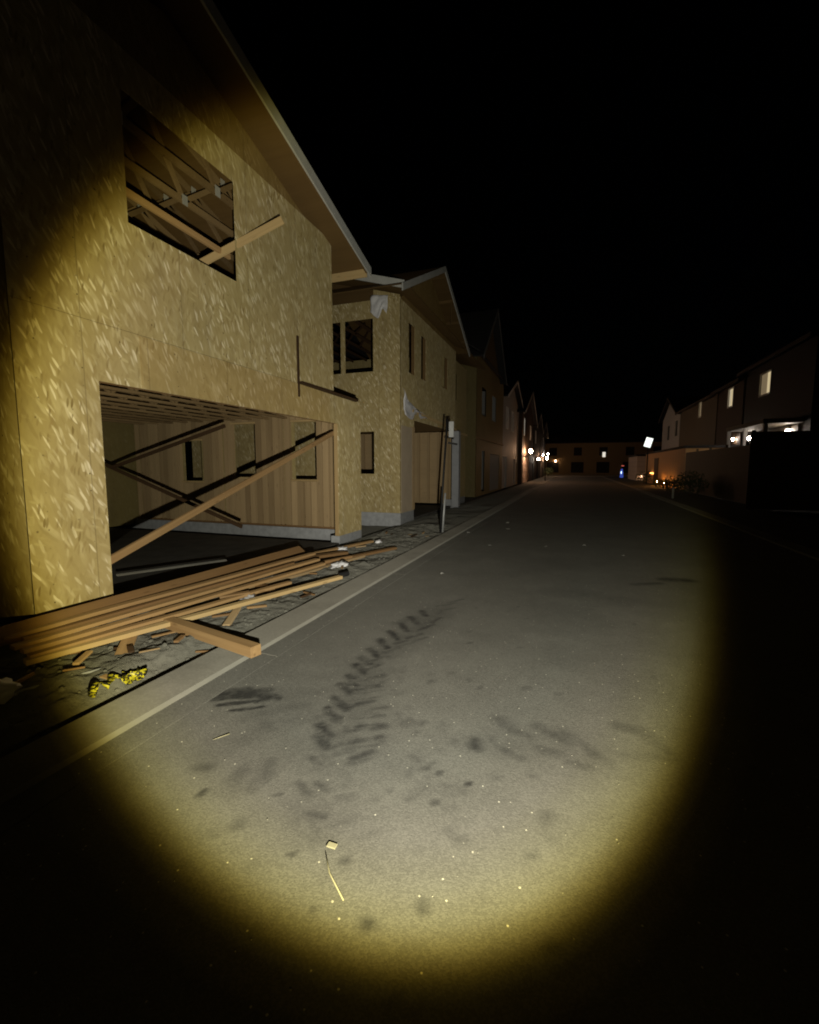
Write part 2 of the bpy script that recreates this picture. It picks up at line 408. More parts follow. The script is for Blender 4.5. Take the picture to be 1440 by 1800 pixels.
def blob(bm, c, rx, ry, rz, seed=0, sub=2, amp=.3, fr=2.0):
    r = bmesh.ops.create_icosphere(bm, subdivisions=sub, radius=1)
    for v in r['verts']:
        n = noise.noise(v.co * fr + Vector((seed * 7.3, seed * 1.7, seed))); s = 1 + amp * n
        v.co = Vector((c[0] + v.co.x * rx * s, c[1] + v.co.y * ry * s, c[2] + v.co.z * rz * s))
    return bm
def sheet(name, x0, x1, y0, y1, nx, ny, zf, mat, kind='structure'):
    bm = BM(); g = [[bm.verts.new((x0 + (x1 - x0) * i / nx, y0 + (y1 - y0) * j / ny, zf(x0 + (x1 - x0) * i / nx, y0 + (y1 - y0) * j / ny))) for i in range(nx + 1)] for j in range(ny + 1)]
    for j in range(ny):
        for i in range(nx): bm.faces.new([g[j][i], g[j][i + 1], g[j + 1][i + 1], g[j + 1][i]])
    o = obj(name, bm, mat, None, True); o['kind'] = kind; return o

# ================================================================== SETTING
sheet('ground', -600, 600, -600, 900, 12, 12, lambda x, y: -.14, M['soil'])
# road: one finely divided patch that carries the mud marks, coarse sheets beyond
X0, X1 = -2.30, 3.62
def road_patch():
    y0, y1, st = .5, 9.5, .02
    nx, ny = int(round((X1 - X0) / st)), int(round((y1 - y0) / st))
    xs = np.linspace(X0, X1, nx + 1); ys = np.linspace(y0, y1, ny + 1)
    XX, YY = np.meshgrid(xs, ys)
    mask = np.zeros_like(XX)
    rng = np.random.default_rng(3)
    def vnoise(cell, seed):
        g = np.random.default_rng(seed).normal(0, 1, (int(12 / cell) + 4, int(8 / cell) + 4))
        u = (XX + 3) / cell; w = YY / cell; i = u.astype(int); j = w.astype(int); fu = u - i; fw = w - j
        fu = fu * fu * (3 - 2 * fu); fw = fw * fw * (3 - 2 * fw)
        return (g[j, i] * (1 - fu) + g[j, i + 1] * fu) * (1 - fw) + (g[j + 1, i] * (1 - fu) + g[j + 1, i + 1] * fu) * fw
    WX = .005 * vnoise(.10, 1) + .004 * vnoise(.045, 2); WY = .008 * vnoise(.12, 3) + .005 * vnoise(.05, 4)
    EXX, EYY = XX + WX, YY + WY
    def seg(ax, ay, bx, by, hw, op, soft=.5):
        nonlocal mask
        d = np.array([bx - ax, by - ay]); L2 = (d ** 2).sum() + 1e-9
        pad = hw * 2.2
        ix = (xs > min(ax, bx) - pad) & (xs < max(ax, bx) + pad); iy = (ys > min(ay, by) - pad) & (ys < max(ay, by) + pad)
        if not ix.any() or not iy.any(): return
        sub = np.ix_(iy, ix); x = EXX[sub]; y = EYY[sub]
        t = np.clip(((x - ax) * d[0] + (y - ay) * d[1]) / L2, 0, 1)
        dist = np.hypot(x - ax - t * d[0], y - ay - t * d[1])
        f = np.clip((hw * (1 + soft) - dist) / (hw * 2 * soft), 0, 1) * op
        mask[sub] = np.maximum(mask[sub], f)
    for s in MARKS: seg(*s)
    # trodden mud crumbs along the track and across the road
    for k in range(90):
        t = rng.random(); x = -1.35 + .75 * t + rng.normal(0, .22); y = 1.35 + 2.0 * (1 - t) * rng.random() + rng.normal(0, .2) + .5
        a = rng.random() * 3.1; l = .01 + .05 * rng.random()
        seg(x, y, x + l * math.cos(a), y + l * math.sin(a), .012 + .016 * rng.random(), .10 + .22 * rng.random(), .9)
    for k in range(60):
        x = rng.uniform(-2.0, 2.6); y = rng.uniform(1.0, 5.5)
        seg(x, y, x + rng.normal(0, .02), y + rng.normal(0, .02), .006 + .012 * rng.random(), .10 + .30 * rng.random(), .9)
    mask *= np.clip(1.05 + .18 * vnoise(.06, 5) + .16 * vnoise(.025, 6), .35, 1.3)
    me = bpy.data.meshes.new('road')
    n = (nx + 1) * (ny + 1)
    z = .004 * np.sin(XX * 2.1 + 1) * np.sin(YY * 1.3) - .004
    z *= np.clip(np.minimum.reduce([XX - X0, X1 - XX, YY - y0, y1 - YY]) / .3, 0, 1)
    co = np.stack([XX, YY, z], -1).reshape(-1)
    I = np.arange(n).reshape(ny + 1, nx + 1)
    q = np.stack([I[:-1, :-1], I[:-1, 1:], I[1:, 1:], I[1:, :-1]], -1).reshape(-1, 4)
    me.vertices.add(n); me.vertices.foreach_set('co', co)
    me.loops.add(q.size); me.loops.foreach_set('vertex_index', q.ravel())
    me.polygons.add(len(q)); me.polygons.foreach_set('loop_start', np.arange(0, q.size, 4)); me.polygons.foreach_set('loop_total', np.full(len(q), 4))
    me.update(); me.validate()
    at = me.attributes.new('stain', 'FLOAT', 'POINT'); at.data.foreach_set('value', mask.ravel().astype(np.float32))
    me.polygons.foreach_set('use_smooth', np.ones(len(q), bool))
    me.materials.append(M['asphalt_s'])
    o = bpy.data.objects.new('road', me); COL.objects.link(o); o['kind'] = 'structure'
#MARKS_BEGIN
MARKS = [(-1.535, 4.619, -1.446, 4.473, 0.04, 0.62, 0.6), (-1.589, 4.384, -1.454, 4.224, 0.04, 0.62, 0.6), (-1.607, 4.146, -1.467, 3.975, 0.04, 0.62, 0.6), (-1.629, 3.916, -1.478, 3.741, 0.04, 0.62, 0.6),
         (-1.633, 3.684, -1.501, 3.541, 0.04, 0.62, 0.6), (-1.633, 3.468, -1.502, 3.341, 0.04, 0.62, 0.6), (-1.628, 3.288, -1.514, 3.184, 0.04, 0.62, 0.6), (-1.611, 3.134, -1.485, 3.033, 0.04, 0.62, 0.6),
         (-1.577, 2.948, -1.459, 2.858, 0.04, 0.62, 0.6), (-1.555, 2.805, -1.43, 2.712, 0.04, 0.62, 0.6), (-1.507, 2.621, -1.37, 2.524, 0.04, 0.62, 0.6), (-1.494, 2.478, -1.359, 2.38, 0.04, 0.62, 0.6),
         (-1.429, 2.308, -1.315, 2.215, 0.04, 0.62, 0.6), (-1.374, 2.193, -1.278, 2.119, 0.04, 0.62, 0.6), (-1.326, 4.305, -1.286, 4.495, 0.03, 0.52, 0.6), (-1.381, 4.068, -1.293, 4.261, 0.03, 0.52, 0.6),
         (-1.416, 3.81, -1.328, 3.966, 0.03, 0.52, 0.6), (-1.472, 3.637, -1.392, 3.745, 0.03, 0.52, 0.6), (-1.491, 3.438, -1.406, 3.575, 0.03, 0.52, 0.6), (-1.523, 3.252, -1.428, 3.368, 0.03, 0.52, 0.6),
         (-1.493, 3.075, -1.43, 3.187, 0.03, 0.52, 0.6), (-1.464, 2.915, -1.326, 3.04, 0.03, 0.52, 0.6), (-1.444, 2.761, -1.289, 2.903, 0.03, 0.52, 0.6), (-1.36, 2.561, -1.239, 2.668, 0.03, 0.52, 0.6),
         (-1.208, 2.364, -1.045, 2.448, 0.03, 0.52, 0.6), (-1.218, 2.17, -1.032, 2.318, 0.03, 0.52, 0.6), (-1.091, 2.087, -1.016, 2.174, 0.03, 0.52, 0.6), (-1.404, 2.569, -1.351, 2.851, 0.13, 0.3, 0.95),
         (-1.303, 2.379, -1.241, 2.534, 0.13, 0.3, 0.95), (-1.251, 2.238, -1.201, 2.375, 0.13, 0.3, 0.95), (-1.426, 2.714, -1.396, 3.078, 0.13, 0.3, 0.95), (-1.327, 2.288, -1.214, 2.214, 0.13, 0.3, 0.95),
         (-1.474, 2.985, -1.448, 3.415, 0.13, 0.3, 0.95), (-1.462, 3.449, -1.415, 3.954, 0.13, 0.3, 0.95), (-1.415, 3.954, -1.335, 4.666, 0.13, 0.3, 0.95), (-1.514, 2.631, -1.374, 2.555, 0.026, 0.48, 0.6),
         (-1.506, 2.495, -1.351, 2.412, 0.026, 0.48, 0.6), (-1.346, 2.38, -1.226, 2.299, 0.026, 0.48, 0.6), (-1.412, 2.313, -1.335, 2.144, 0.026, 0.48, 0.6), (-1.238, 2.142, -1.052, 2.313, 0.026, 0.48, 0.6),
         (-1.21, 2.315, -1.036, 2.429, 0.026, 0.48, 0.6), (-1.504, 2.773, -1.506, 2.953, 0.026, 0.48, 0.6), (-1.417, 2.776, -1.285, 2.896, 0.026, 0.48, 0.6), (-1.322, 2.008, -1.26, 1.982, 0.026, 0.48, 0.6),
         (-1.08, 2.105, -1.021, 2.169, 0.026, 0.48, 0.6), (-1.263, 1.815, -1.155, 1.746, 0.026, 0.48, 0.6), (-1.185, 1.843, -1.121, 1.825, 0.026, 0.48, 0.6), (-1.104, 1.666, -1.029, 1.67, 0.026, 0.48, 0.6),
         (-1.342, 4.69, -1.225, 4.867, 0.022, 0.42, 0.9), (-1.427, 4.836, -1.268, 5.038, 0.022, 0.42, 0.9), (-1.347, 5.009, -1.223, 5.206, 0.022, 0.42, 0.9), (-1.34, 3.746, -1.252, 3.898, 0.022, 0.42, 0.9),
         (-1.442, 3.562, -1.332, 3.723, 0.022, 0.42, 0.9), (-1.519, 3.35, -1.413, 3.491, 0.022, 0.42, 0.9), (-1.562, 3.166, -1.487, 3.28, 0.022, 0.42, 0.9), (-1.449, 2.815, -1.28, 2.947, 0.022, 0.42, 0.9),
         (-1.433, 2.701, -1.261, 2.839, 0.022, 0.42, 0.9), (-1.411, 2.606, -1.24, 2.729, 0.022, 0.42, 0.9), (-1.263, 2.526, -1.119, 2.634, 0.022, 0.42, 0.9), (-1.258, 2.438, -1.104, 2.539, 0.022, 0.42, 0.9),
         (-1.174, 2.14, -1.021, 2.242, 0.022, 0.42, 0.9), (-1.207, 2.077, -1.126, 2.134, 0.022, 0.42, 0.9), (-1.097, 2.036, -1.005, 2.111, 0.022, 0.42, 0.9), (-1.335, 2.098, -1.238, 2.033, 0.035, 0.3, 0.9),
         (-1.312, 2.006, -1.215, 1.932, 0.035, 0.3, 0.9), (-1.255, 1.817, -1.161, 1.746, 0.035, 0.3, 0.9), (-1.264, 1.929, -1.17, 2.01, 0.035, 0.3, 0.9), (-1.193, 1.709, -1.084, 1.632, 0.035, 0.3, 0.9),
         (-1.152, 1.801, -1.043, 1.895, 0.035, 0.3, 0.9), (-1.096, 1.65, -0.996, 1.578, 0.035, 0.3, 0.9), (-1.069, 1.73, -0.979, 1.812, 0.035, 0.3, 0.9), (-1.173, 1.622, -1.095, 1.563, 0.035, 0.3, 0.9),
         (-0.987, 1.624, -0.901, 1.699, 0.035, 0.3, 0.9), (-1.005, 1.535, -0.947, 1.586, 0.035, 0.3, 0.9), (-1.869, 2.499, -1.522, 2.789, 0.1, 0.16, 0.95), (-1.791, 2.244, -1.472, 2.449, 0.12, 0.18, 0.95),
         (-1.575, 1.816, -1.268, 1.99, 0.12, 0.14, 0.95), (-1.239, 1.717, -0.947, 1.682, 0.16, 0.16, 0.95), (-1.471, 2.36, -0.983, 2.159, 0.16, 0.18, 0.95), (-1.68, 2.91, -1.534, 3.384, 0.14, 0.14, 0.95),
         (-1.483, 4.612, -1.046, 5.194, 0.14, 0.12, 0.95), (-2.302, 2.397, -2.028, 2.525, 0.06, 0.72, 0.35), (-2.294, 2.32, -2.071, 2.441, 0.035, 0.72, 0.35), (-2.197, 2.267, -1.982, 2.408, 0.025, 0.72, 0.35),
         (-2.073, 2.239, -1.902, 2.362, 0.018, 0.72, 0.35), (-2.156, 2.506, -1.973, 2.464, 0.05, 0.72, 0.35), (-1.941, 2.502, -1.876, 2.486, 0.03, 0.6, 0.5), (-1.753, 2.189, -1.476, 2.377, 0.08, 0.28, 0.8),
         (-1.885, 2.25, -1.651, 2.479, 0.08, 0.22, 0.8), (-1.878, 1.856, -1.715, 2.14, 0.1, 0.18, 0.8), (-1.586, 1.711, -1.599, 1.795, 0.05, 0.35, 0.8), (-1.463, 1.785, -1.501, 1.893, 0.05, 0.32, 0.8),
         (-1.849, 1.735, -1.794, 1.755, 0.04, 0.4, 0.8), (-1.673, 1.583, -1.675, 1.609, 0.018, 0.7, 0.8), (-1.325, 1.704, -1.32, 1.712, 0.014, 0.6, 0.8), (-1.371, 1.478, -1.354, 1.506, 0.03, 0.35, 0.8),
         (-1.573, 1.646, -1.547, 1.642, 0.05, 0.2, 0.8), (-1.182, 1.724, -0.992, 1.672, 0.12, 0.2, 0.8), (-1.445, 2.049, -1.105, 1.945, 0.15, 0.18, 0.8), (-1.041, 1.567, -0.94, 1.582, 0.08, 0.22, 0.8),
         (-1.217, 1.686, -1.118, 1.626, 0.06, 0.25, 0.8), (-0.505, 2.466, -0.473, 2.413, 0.045, 0.6, 0.75), (-0.414, 2.544, -0.358, 2.455, 0.03, 0.35, 0.75), (-0.405, 2.75, -0.302, 2.643, 0.045, 0.35, 0.75),
         (-0.232, 2.4, -0.336, 2.446, 0.03, 0.45, 0.75), (-0.309, 2.7, -0.195, 2.624, 0.05, 0.3, 0.75), (-0.143, 2.761, 0.025, 2.631, 0.05, 0.4, 0.75), (-0.147, 2.532, -0.031, 2.523, 0.05, 0.35, 0.75),
         (0.003, 2.735, 0.175, 2.582, 0.05, 0.35, 0.75), (0.027, 2.463, 0.117, 2.449, 0.04, 0.35, 0.75), (0.138, 2.568, 0.244, 2.526, 0.05, 0.3, 0.75), (0.313, 2.928, 0.412, 2.923, 0.05, 0.35, 0.75),
         (0.462, 2.864, 0.536, 2.747, 0.05, 0.25, 0.75), (-0.402, 2.475, 0.25, 2.609, 0.14, 0.16, 0.75), (0.306, 2.63, 0.527, 2.694, 0.04, 0.25, 0.75), (-0.703, 2.134, -0.69, 2.145, 0.022, 0.45, 0.6),
         (-0.618, 2.129, -0.606, 2.14, 0.018, 0.55, 0.6), (-0.452, 2.097, -0.439, 2.107, 0.016, 0.75, 0.6), (-0.701, 1.919, -0.689, 1.928, 0.028, 0.35, 0.6), (-0.575, 1.911, -0.564, 1.92, 0.022, 0.55, 0.6),
         (-1.317, 1.704, -1.307, 1.713, 0.014, 0.55, 0.6), (-1.052, 1.441, -1.043, 1.448, 0.012, 0.8, 0.6), (-0.836, 1.484, -0.826, 1.491, 0.02, 0.45, 0.6), (-0.47, 1.412, -0.461, 1.418, 0.028, 0.5, 0.6),
         (-0.636, 1.29, -0.628, 1.295, 0.026, 0.5, 0.6), (-0.842, 1.276, -0.834, 1.282, 0.012, 0.4, 0.6), (-1.203, 1.769, -1.192, 1.778, 0.03, 0.35, 0.6), (-1.163, 1.837, -1.153, 1.846, 0.03, 0.35, 0.6),
         (-1.034, 1.805, -1.023, 1.814, 0.02, 0.4, 0.6), (-1.055, 1.918, -1.044, 1.928, 0.05, 0.25, 0.6), (-1.495, 1.845, -1.485, 1.855, 0.04, 0.3, 0.6), (-1.468, 1.726, -1.458, 1.735, 0.05, 0.25, 0.6),
         (0.344, 2.939, 0.361, 2.954, 0.03, 0.3, 0.6), (-0.286, 3.212, -0.268, 3.23, 0.03, 0.3, 0.6), (-0.065, 3.211, -0.046, 3.228, 0.02, 0.25, 0.6), (-0.956, 3.065, -0.939, 3.083, 0.03, 0.25, 0.6),
         (-0.858, 3.262, -0.84, 3.281, 0.02, 0.25, 0.6), (-0.945, 2.51, -0.931, 2.523, 0.05, 0.3, 0.6), (0.821, 6.687, 1.16, 6.875, 0.05, 0.5, 0.7), (1.275, 7.15, 1.565, 7.188, 0.1, 0.6, 0.7),
         (-0.15, 5.945, 0.634, 5.838, 0.2, 0.15, 0.7), (-1.646, 4.165, -1.539, 4.391, 0.06, 0.3, 0.7)]
#MARKS_END
road_patch()
# the rest of the road, level with the patch
bm = BM()
for (a, b, c, d) in ((X0, X1, -12, .5), (X0, X1, 9.5, 77)):
    n = max(1, int((d - c) / 3)); 
    vs = [[bm.verts.new((x, c + (d - c) * j / n, 0.0)) for x in (a, b)] for j in range(n + 1)]
    for j in range(n): bm.faces.new([vs[j][0], vs[j][1], vs[j + 1][1], vs[j + 1][0]])
o = obj('road', bm, M['asphalt']); o['kind'] = 'structure'
sheet('cross_street', -90, 90, 77, 89.9, 60, 4, lambda x, y: 0.0, plain('light_paled_paving', (.34, .31, .26), .9, .15, 2))  # lamp light on the cross street is put into this pale colour
# left kerb: back, flat top, sloping face with torch light put in as paler concrete, gutter pan, in cast lengths with joints
def kerb(name, sgn, xs, y0, y1, L=3.05):
    bm = BM(); y = y0; r = random.Random(4)
    while y < y1:
        ye = min(y + L, y1) - .012; dz = r.uniform(-.004, .004)
        prof = [(xs[0], -.16), (xs[0], .040 + dz), (xs[0] + sgn * .015, .050 + dz), (xs[1], .040 + dz), (xs[1] + sgn * .018, .012), (xs[2], .004), (xs[2], -.16)]
        n = max(1, int((ye - y) / .5)); rows = []
        for j in range(n + 1):
            yy = y + (ye - y) * j / n; jit = [noise.noise(Vector((k * 3.1, yy * 2.2, 0))) * .005 for k in range(7)]
            rows.append([bm.verts.new((px + (jit[k] if k in (3, 4) else 0), yy, pz + jit[k] * .4)) for k, (px, pz) in enumerate(prof)])
        for a, b in zip(rows, rows[1:]):
            for k in range(6):
                f = bm.faces.new([a[k], a[k + 1], b[k + 1], b[k]])
                f.material_index = 1 if k == 3 else (2 if k > 3 else 0)
        bm.faces.new(rows[0][::-1]); bm.faces.new(rows[-1]); y += L
    o = obj(name, bm, [M['kerb'], M['kerb_face_lit'], M['asphalt']]); o['kind'] = 'structure'
kerb('kerb', 1, (-2.84, -2.505, -2.30), -6.1, 76)
kerb('kerb', -1, (4.28, 3.95, 3.62), -6.1, 76)
# dirt between kerb and houses, lower than the kerb
def dirt_z(x, y):
    v = Vector((x, y, 0)); e = noise.noise(v * 1.1) * .05 + noise.noise(v * 4.1) * .028 + noise.noise(v * 11) * .016 + noise.noise(v * 27) * .008
    edge = min(1, max(0, (-2.86 - x) / .30))
    gap = max(0, min(1, (3.15 - y) / .5)) * max(0, min(1, (y - 1.2) / .3)) + .45 * max(0, noise.noise(Vector((3, y * .8, 9))))
    d = .020 + e * (.25 + .95 * edge) - (.004 + .10 * gap) * (1 - edge)
    if x < -4.3: d = min(d, .0)
    return min(d, .075)
sheet('dirt_verge', -4.46, -2.84, .3, 11.3, 76, 500, dirt_z, M['dirt'])
sheet('dirt_verge', -4.46, -2.84, 11.3, 76, 12, 240, dirt_z, M['dirt'])
sheet('dirt_yard', -16, -2.84, -8, .3, 90, 60, lambda x, y: dirt_z(x, y) * .8, M['dirt'])
sheet('dirt_yard', -16, -4.46, .3, 2.5, 90, 18, lambda x, y: dirt_z(x, y) * .8, M['dirt'])
sheet('dirt_yard', -16, -4.46, 9.2, 11.6, 60, 18, lambda x, y: dirt_z(x, y) - .08, M['dirt'])
# right verge
sheet('soil_verge', 4.28, 40, -10, 76, 40, 60, lambda x, y: .06 + noise.noise(Vector((x * .5, y * .5, 0))) * .05 - .03 * (x < 4.4), M['soil'])

# ================================================================== HOUSE 1: the open garage in front
XF = -4.5
h1 = thing('house_under_construction', 'nearest half-built house, its flake-board front over a wide open garage doorway', 'house', (XF, 2.53, 0), 'half-built houses on the left')
Y0, YJ, YO, YE, YU = 2.53, 3.26, 8.12, 9.14, 7.97
bm = BM()
panel(bm, (XF, 0, 0), (0, 1, 0), (0, 0, 1), (1, 0, 0), Y0, YE, .17, 3.02, [(YJ, YO, -1, 2.452)], .014)
obj('front_wall', bm, M['osb'], h1)
bm = BM()
panel(bm, (XF, 0, 0), (0, 1, 0), (0, 0, 1), (1, 0, 0), Y0, YU, 3.026, 5.86, [(3.69, 5.33, 4.155, 5.46)], .014)
obj('upper_wall', bm, M['osb'], h1)
bm = BM()
panel(bm, (XF + .012, 0, 0), (0, 1, 0), (0, 0, 1), (1, 0, 0), 3.74, 7.80, 2.455, 3.01, [], .012)
o = obj('header_panel', bm, osb('osb_header', 'YZ', (1.0, .95, .95), .9, (3.74, 3)), h1)
# framing behind the front sheets
def stud(y, z0, z1, x=XF - .014, d=.09, w=.045): timber('stud', (x - d / 2, y, z0), (x - d / 2, y, z1), w, d, M['pine'], h1, up=(1, 0, 0), bev=0)
for y in (Y0 + .04, YJ - .03, YO + .03, YO + .08, YE - .05): stud(y, .17, 2.9)
for y in (3.60, 5.46, 2.7, 6.2, 6.8, 7.4, 7.9): stud(y, 3.1, 5.45)
timber('door_header', (XF - .07, Y0 + .07, 2.62), (XF - .07, YE - .08, 2.62), .09, .33, M['pine_dark'], h1, bev=0)
timber('sill_plate', (XF - .06, 3.69, 4.133), (XF - .06, 5.33, 4.133), .09, .04, M['pine'], h1, bev=0)
timber('rim_joist', (XF - .04, Y0 + .05, 2.92), (XF - .04, YE - .05, 2.92), .045, .24, M['pine_dark'], h1, bev=0)
# foundation and slab
for b_ in ((XF - .2, XF - .002, Y0, YJ), (XF - .2, XF - .002, YO, YE), (-11.6, XF - .202, YE - .2, YE), (-11.6, XF - .202, Y0, Y0 + .15)):
    bm = BM(); box(bm, *b_, -.2, .168); obj('foundation', bm, M['foundation'], h1)
bm = BM(); box(bm, -11.4, XF - .01, YJ + .002, YO - .002, -.2, .03, .004); obj('floor_slab', bm, M['slab'], h1)
# near side wall, back wall
bm = BM(); panel(bm, (0, Y0, 0), (1, 0, 0), (0, 0, 1), (0, -1, 0), -11.6, XF - .002, .17, 5.75, [], .014); obj('side_wall', bm, M['osb_x'], h1)
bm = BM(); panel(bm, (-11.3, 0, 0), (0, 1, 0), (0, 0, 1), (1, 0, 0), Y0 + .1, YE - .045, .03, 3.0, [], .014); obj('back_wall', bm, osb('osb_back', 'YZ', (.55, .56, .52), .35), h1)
# far side wall of the garage: boards and studs with three window holes
WH = [(-6.2, -5.57, 1.30, 2.62), (-7.94, -7.29, 1.34, 2.62), (-9.58, -9.02, 1.23, 2.25)]
bm = BM(); panel(bm, (0, YE - .03, 0), (1, 0, 0), (0, 0, 1), (0, -1, 0), -11.28, XF - .11, .17, 2.98, WH, .014)
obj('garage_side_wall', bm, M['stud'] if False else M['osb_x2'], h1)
x = -11.2; k = 0
rs = random.Random(5)
while x < XF - .12:
    inwin = [w for w in WH if w[0] - .02 < x < w[1] + .02]
    yy = YE - .03 - .05
    if not inwin: timber('stud', (x, yy, .21), (x, yy, 2.96), .145 if rs.random() < .55 else .045, .09, M['stud'], h1, up=(0, 1, 0), bev=0)
    else:
        w = inwin[0]
        timber('stud', (x, yy, .21), (x, yy, w[2] - .05), .14, .09, M['stud'], h1, up=(0, 1, 0), bev=0)
        timber('stud', (x, yy, w[3] + .05), (x, yy, 2.96), .14, .09, M['stud'], h1, up=(0, 1, 0), bev=0)
    x += rs.choice((.15, .16, .17, .2)); k += 1
for w in WH:
    timber('window_sill', (w[0] - .05, YE - .08, w[2] - .025), (w[1] + .05, YE - .08, w[2] - .025), .10, .04, M['pine'], h1, bev=0)
    timber('window_header', (w[0] - .05, YE - .08, w[3] + .025), (w[1] + .05, YE - .08, w[3] + .025), .10, .04, M['pine'], h1, bev=0)
timber('sill_plate', (-11.25, YE - .08, .19), (XF - .11, YE - .08, .19), .14, .04, M['pine_dark'], h1, bev=0)
# open-web floor joists over the garage
for i in range(13):
    x = XF - .35 - i * .5
    j = BM(); box(j, x - .045, x + .045, Y0 + .12, YE - .15, 2.95, 2.99); box(j, x - .045, x + .045, Y0 + .12, YE - .15, 2.70, 2.74)
    y = Y0 + .2
    while y < YE - .7:
        bar(j, (x, y, 2.735), (x, y + .3, 2.955), .04, .035, (1, 0, 0), 0); bar(j, (x, y + .3, 2.955), (x, y + .6, 2.735), .04, .035, (1, 0, 0), 0); y += .6
    obj('floor_joist', j, M['truss'], h1)
bm = BM(); box(bm, -11.3, XF - .015, Y0 + .02, YE - .02, 2.995, 3.018); obj('upper_floor', bm, M['ply'], h1)
# braces
timber('brace', (-4.60, 3.30, .60), (-4.62, 8.13, 2.27), .038, .085, M['lumber'], h1, up=(0, -.3, 1), bev=.003)
BR = [(-9.6, 6.5, 1.85), (-5.59, 6.5, .52), (-8.75, 6.47, 1.57), (-5.88, 6.5, 2.32)]
# X braces standing off the far wall; shadow is put into their dark colour
timber('brace', BR[0], BR[1], .038, .06, M['dark_wood'], h1, up=(.4, 0, 1), bev=0)
timber('brace', BR[2], BR[3], .038, .06, M['dark_wood'], h1, up=(-.3, 0, 1), bev=0)
# gable above the wall, plywood
RK = .29; YR = 4.3
def rz(y): return 5.59 + RK * (8.68 - y) if y > YR else 5.59 + RK * (8.68 - YR) - RK * (YR - y)
bm = BM(); T = .0
prism(bm, [(XF - .002, Y0, 5.866), (XF - .002, YU, 5.866), (XF - .002, YU, rz(YU) - .19), (XF - .002, YR, rz(YR) - .19), (XF - .002, Y0, rz(Y0) - .19)] if rz(YU) - .19 > 5.87 else
      [(XF - .002, Y0, 5.866), (XF - .002, 7.05, 5.866), (XF - .002, YR, rz(YR) - .19), (XF - .002, Y0, rz(Y0) - .19)], (-.014, 0, 0))
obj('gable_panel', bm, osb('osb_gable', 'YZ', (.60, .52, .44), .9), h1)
# roof sheathing with overhang, fascia and lookouts
YN = 2.0
bm = BM()
prism(bm, [(-4.03, 8.68, rz(8.68)), (-4.03, YR, rz(YR)), (-4.03, YN, rz(YN)), (-4.03, YN, rz(YN) - .02), (-4.03, YR, rz(YR) - .02), (-4.03, 8.68, rz(8.68) - .02)], (-8.2, 0, 0))
obj('roof', bm, [M['ply']], h1)
bm = BM()
prism(bm, [(-4.03, 8.70, rz(8.68) + .006), (-4.03, YR, rz(YR) + .006), (-4.03, YN, rz(YN) + .006), (-4.03, YN, rz(YN) - .17), (-4.03, YR, rz(YR) - .17), (-4.03, 8.70, rz(8.68) - .17)], (.03, 0, 0))
fa = obj('fascia', bm, M['fascia'], h1)
timber('rafter', (-4.06, 8.62, rz(8.62) - .085), (-4.06, YR, rz(YR) - .085), .04, .12, M['ply'], h1, bev=0)
timber('sub_fascia', (-4.08, 8.66, rz(8.66) - .10), (-11.5, 8.66, rz(8.66) - .10), .03, .16, M['pine'], h1, bev=0)
# far upper wall
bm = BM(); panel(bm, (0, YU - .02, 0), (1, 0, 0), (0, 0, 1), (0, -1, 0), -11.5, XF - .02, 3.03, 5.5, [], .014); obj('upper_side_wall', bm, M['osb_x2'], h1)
# roof trusses seen through the window hole
for i in range(7):
    x = XF - .45 - i * .61
    z0 = 5.50; tr = BM()
    bar(tr, (x, Y0 + .1, z0), (x, YU - .1, z0), .038, .09, (0, 0, 1), 0)
    bar(tr, (x, YU - .1, rz(YU) - .12), (x, YR, rz(YR) - .10), .038, .09, (0, 0, 1), 0)
    bar(tr, (x, YR, rz(YR) - .10), (x, Y0 + .1, rz(Y0) - .12), .038, .09, (0, 0, 1), 0)
    ys = [Y0 + .3, 3.3, 4.0, 4.8, 5.5, 6.3, 7.1]
    for a, (ya, yb) in enumerate(zip(ys, ys[1:])):
        za, zb = (z0, rz(yb) - .12) if a % 2 == 0 else (rz(ya) - .12, z0)
        bar(tr, (x, ya, za), (x, yb, zb), .038, .07, (0, 0, 1), 0)
    t_ = obj('truss', tr, M['truss'], h1)
    for y, za, zb in ((3.3, rz(3.3) - .2, rz(3.3) - .04), (4.8, rz(4.8) - .2, rz(4.8) - .04), (6.3, rz(6.3) - .2, rz(6.3) - .04), (4.0, z0 - .06, z0 + .08), (5.5, z0 - .06, z0 + .08)):
        P = BM(); box(P, x + .020, x + .023, y - .05, y + .05, za, zb); obj('nail_plate', P, M['metal_plate'], t_)
for z, x in ((4.60, -4.72),):
    timber('guard_rail', (x, 3.60, z), (x, 5.45, z - .03), .04, .075, M['lumber'], h1, bev=.002)
timber('guard_rail', (-6.2, 5.0, 4.55), (-5.9, 7.4, 4.75), .04, .12, M['stud'], h1, bev=0)
timber('guard_rail', (-6.0, 6.2, 4.5), (-6.4, 6.6, 5.3), .04, .12, M['stud'], h1, bev=0)
# dark upright strip and dark slanting board on the front
bm = BM(); box(bm, XF + .003, XF + .03, 6.725, 6.765, 2.79, 3.80); obj('dark_strip', bm, M['dark_wood'], h1)
timber('dark_board', (XF + .03, 6.78, 3.035), (-4.18, 8.33, 2.915), .09, .035, M['dark_wood'], h1, bev=0)
tag(timber('board', (-5.0, 5.17, 4.40), (-3.92, 5.60, 5.0), .04, .105, M['pine'], None, up=(-.5, 0, 1)), 'single pale board jutting out of the upper window hole over the street', 'board')

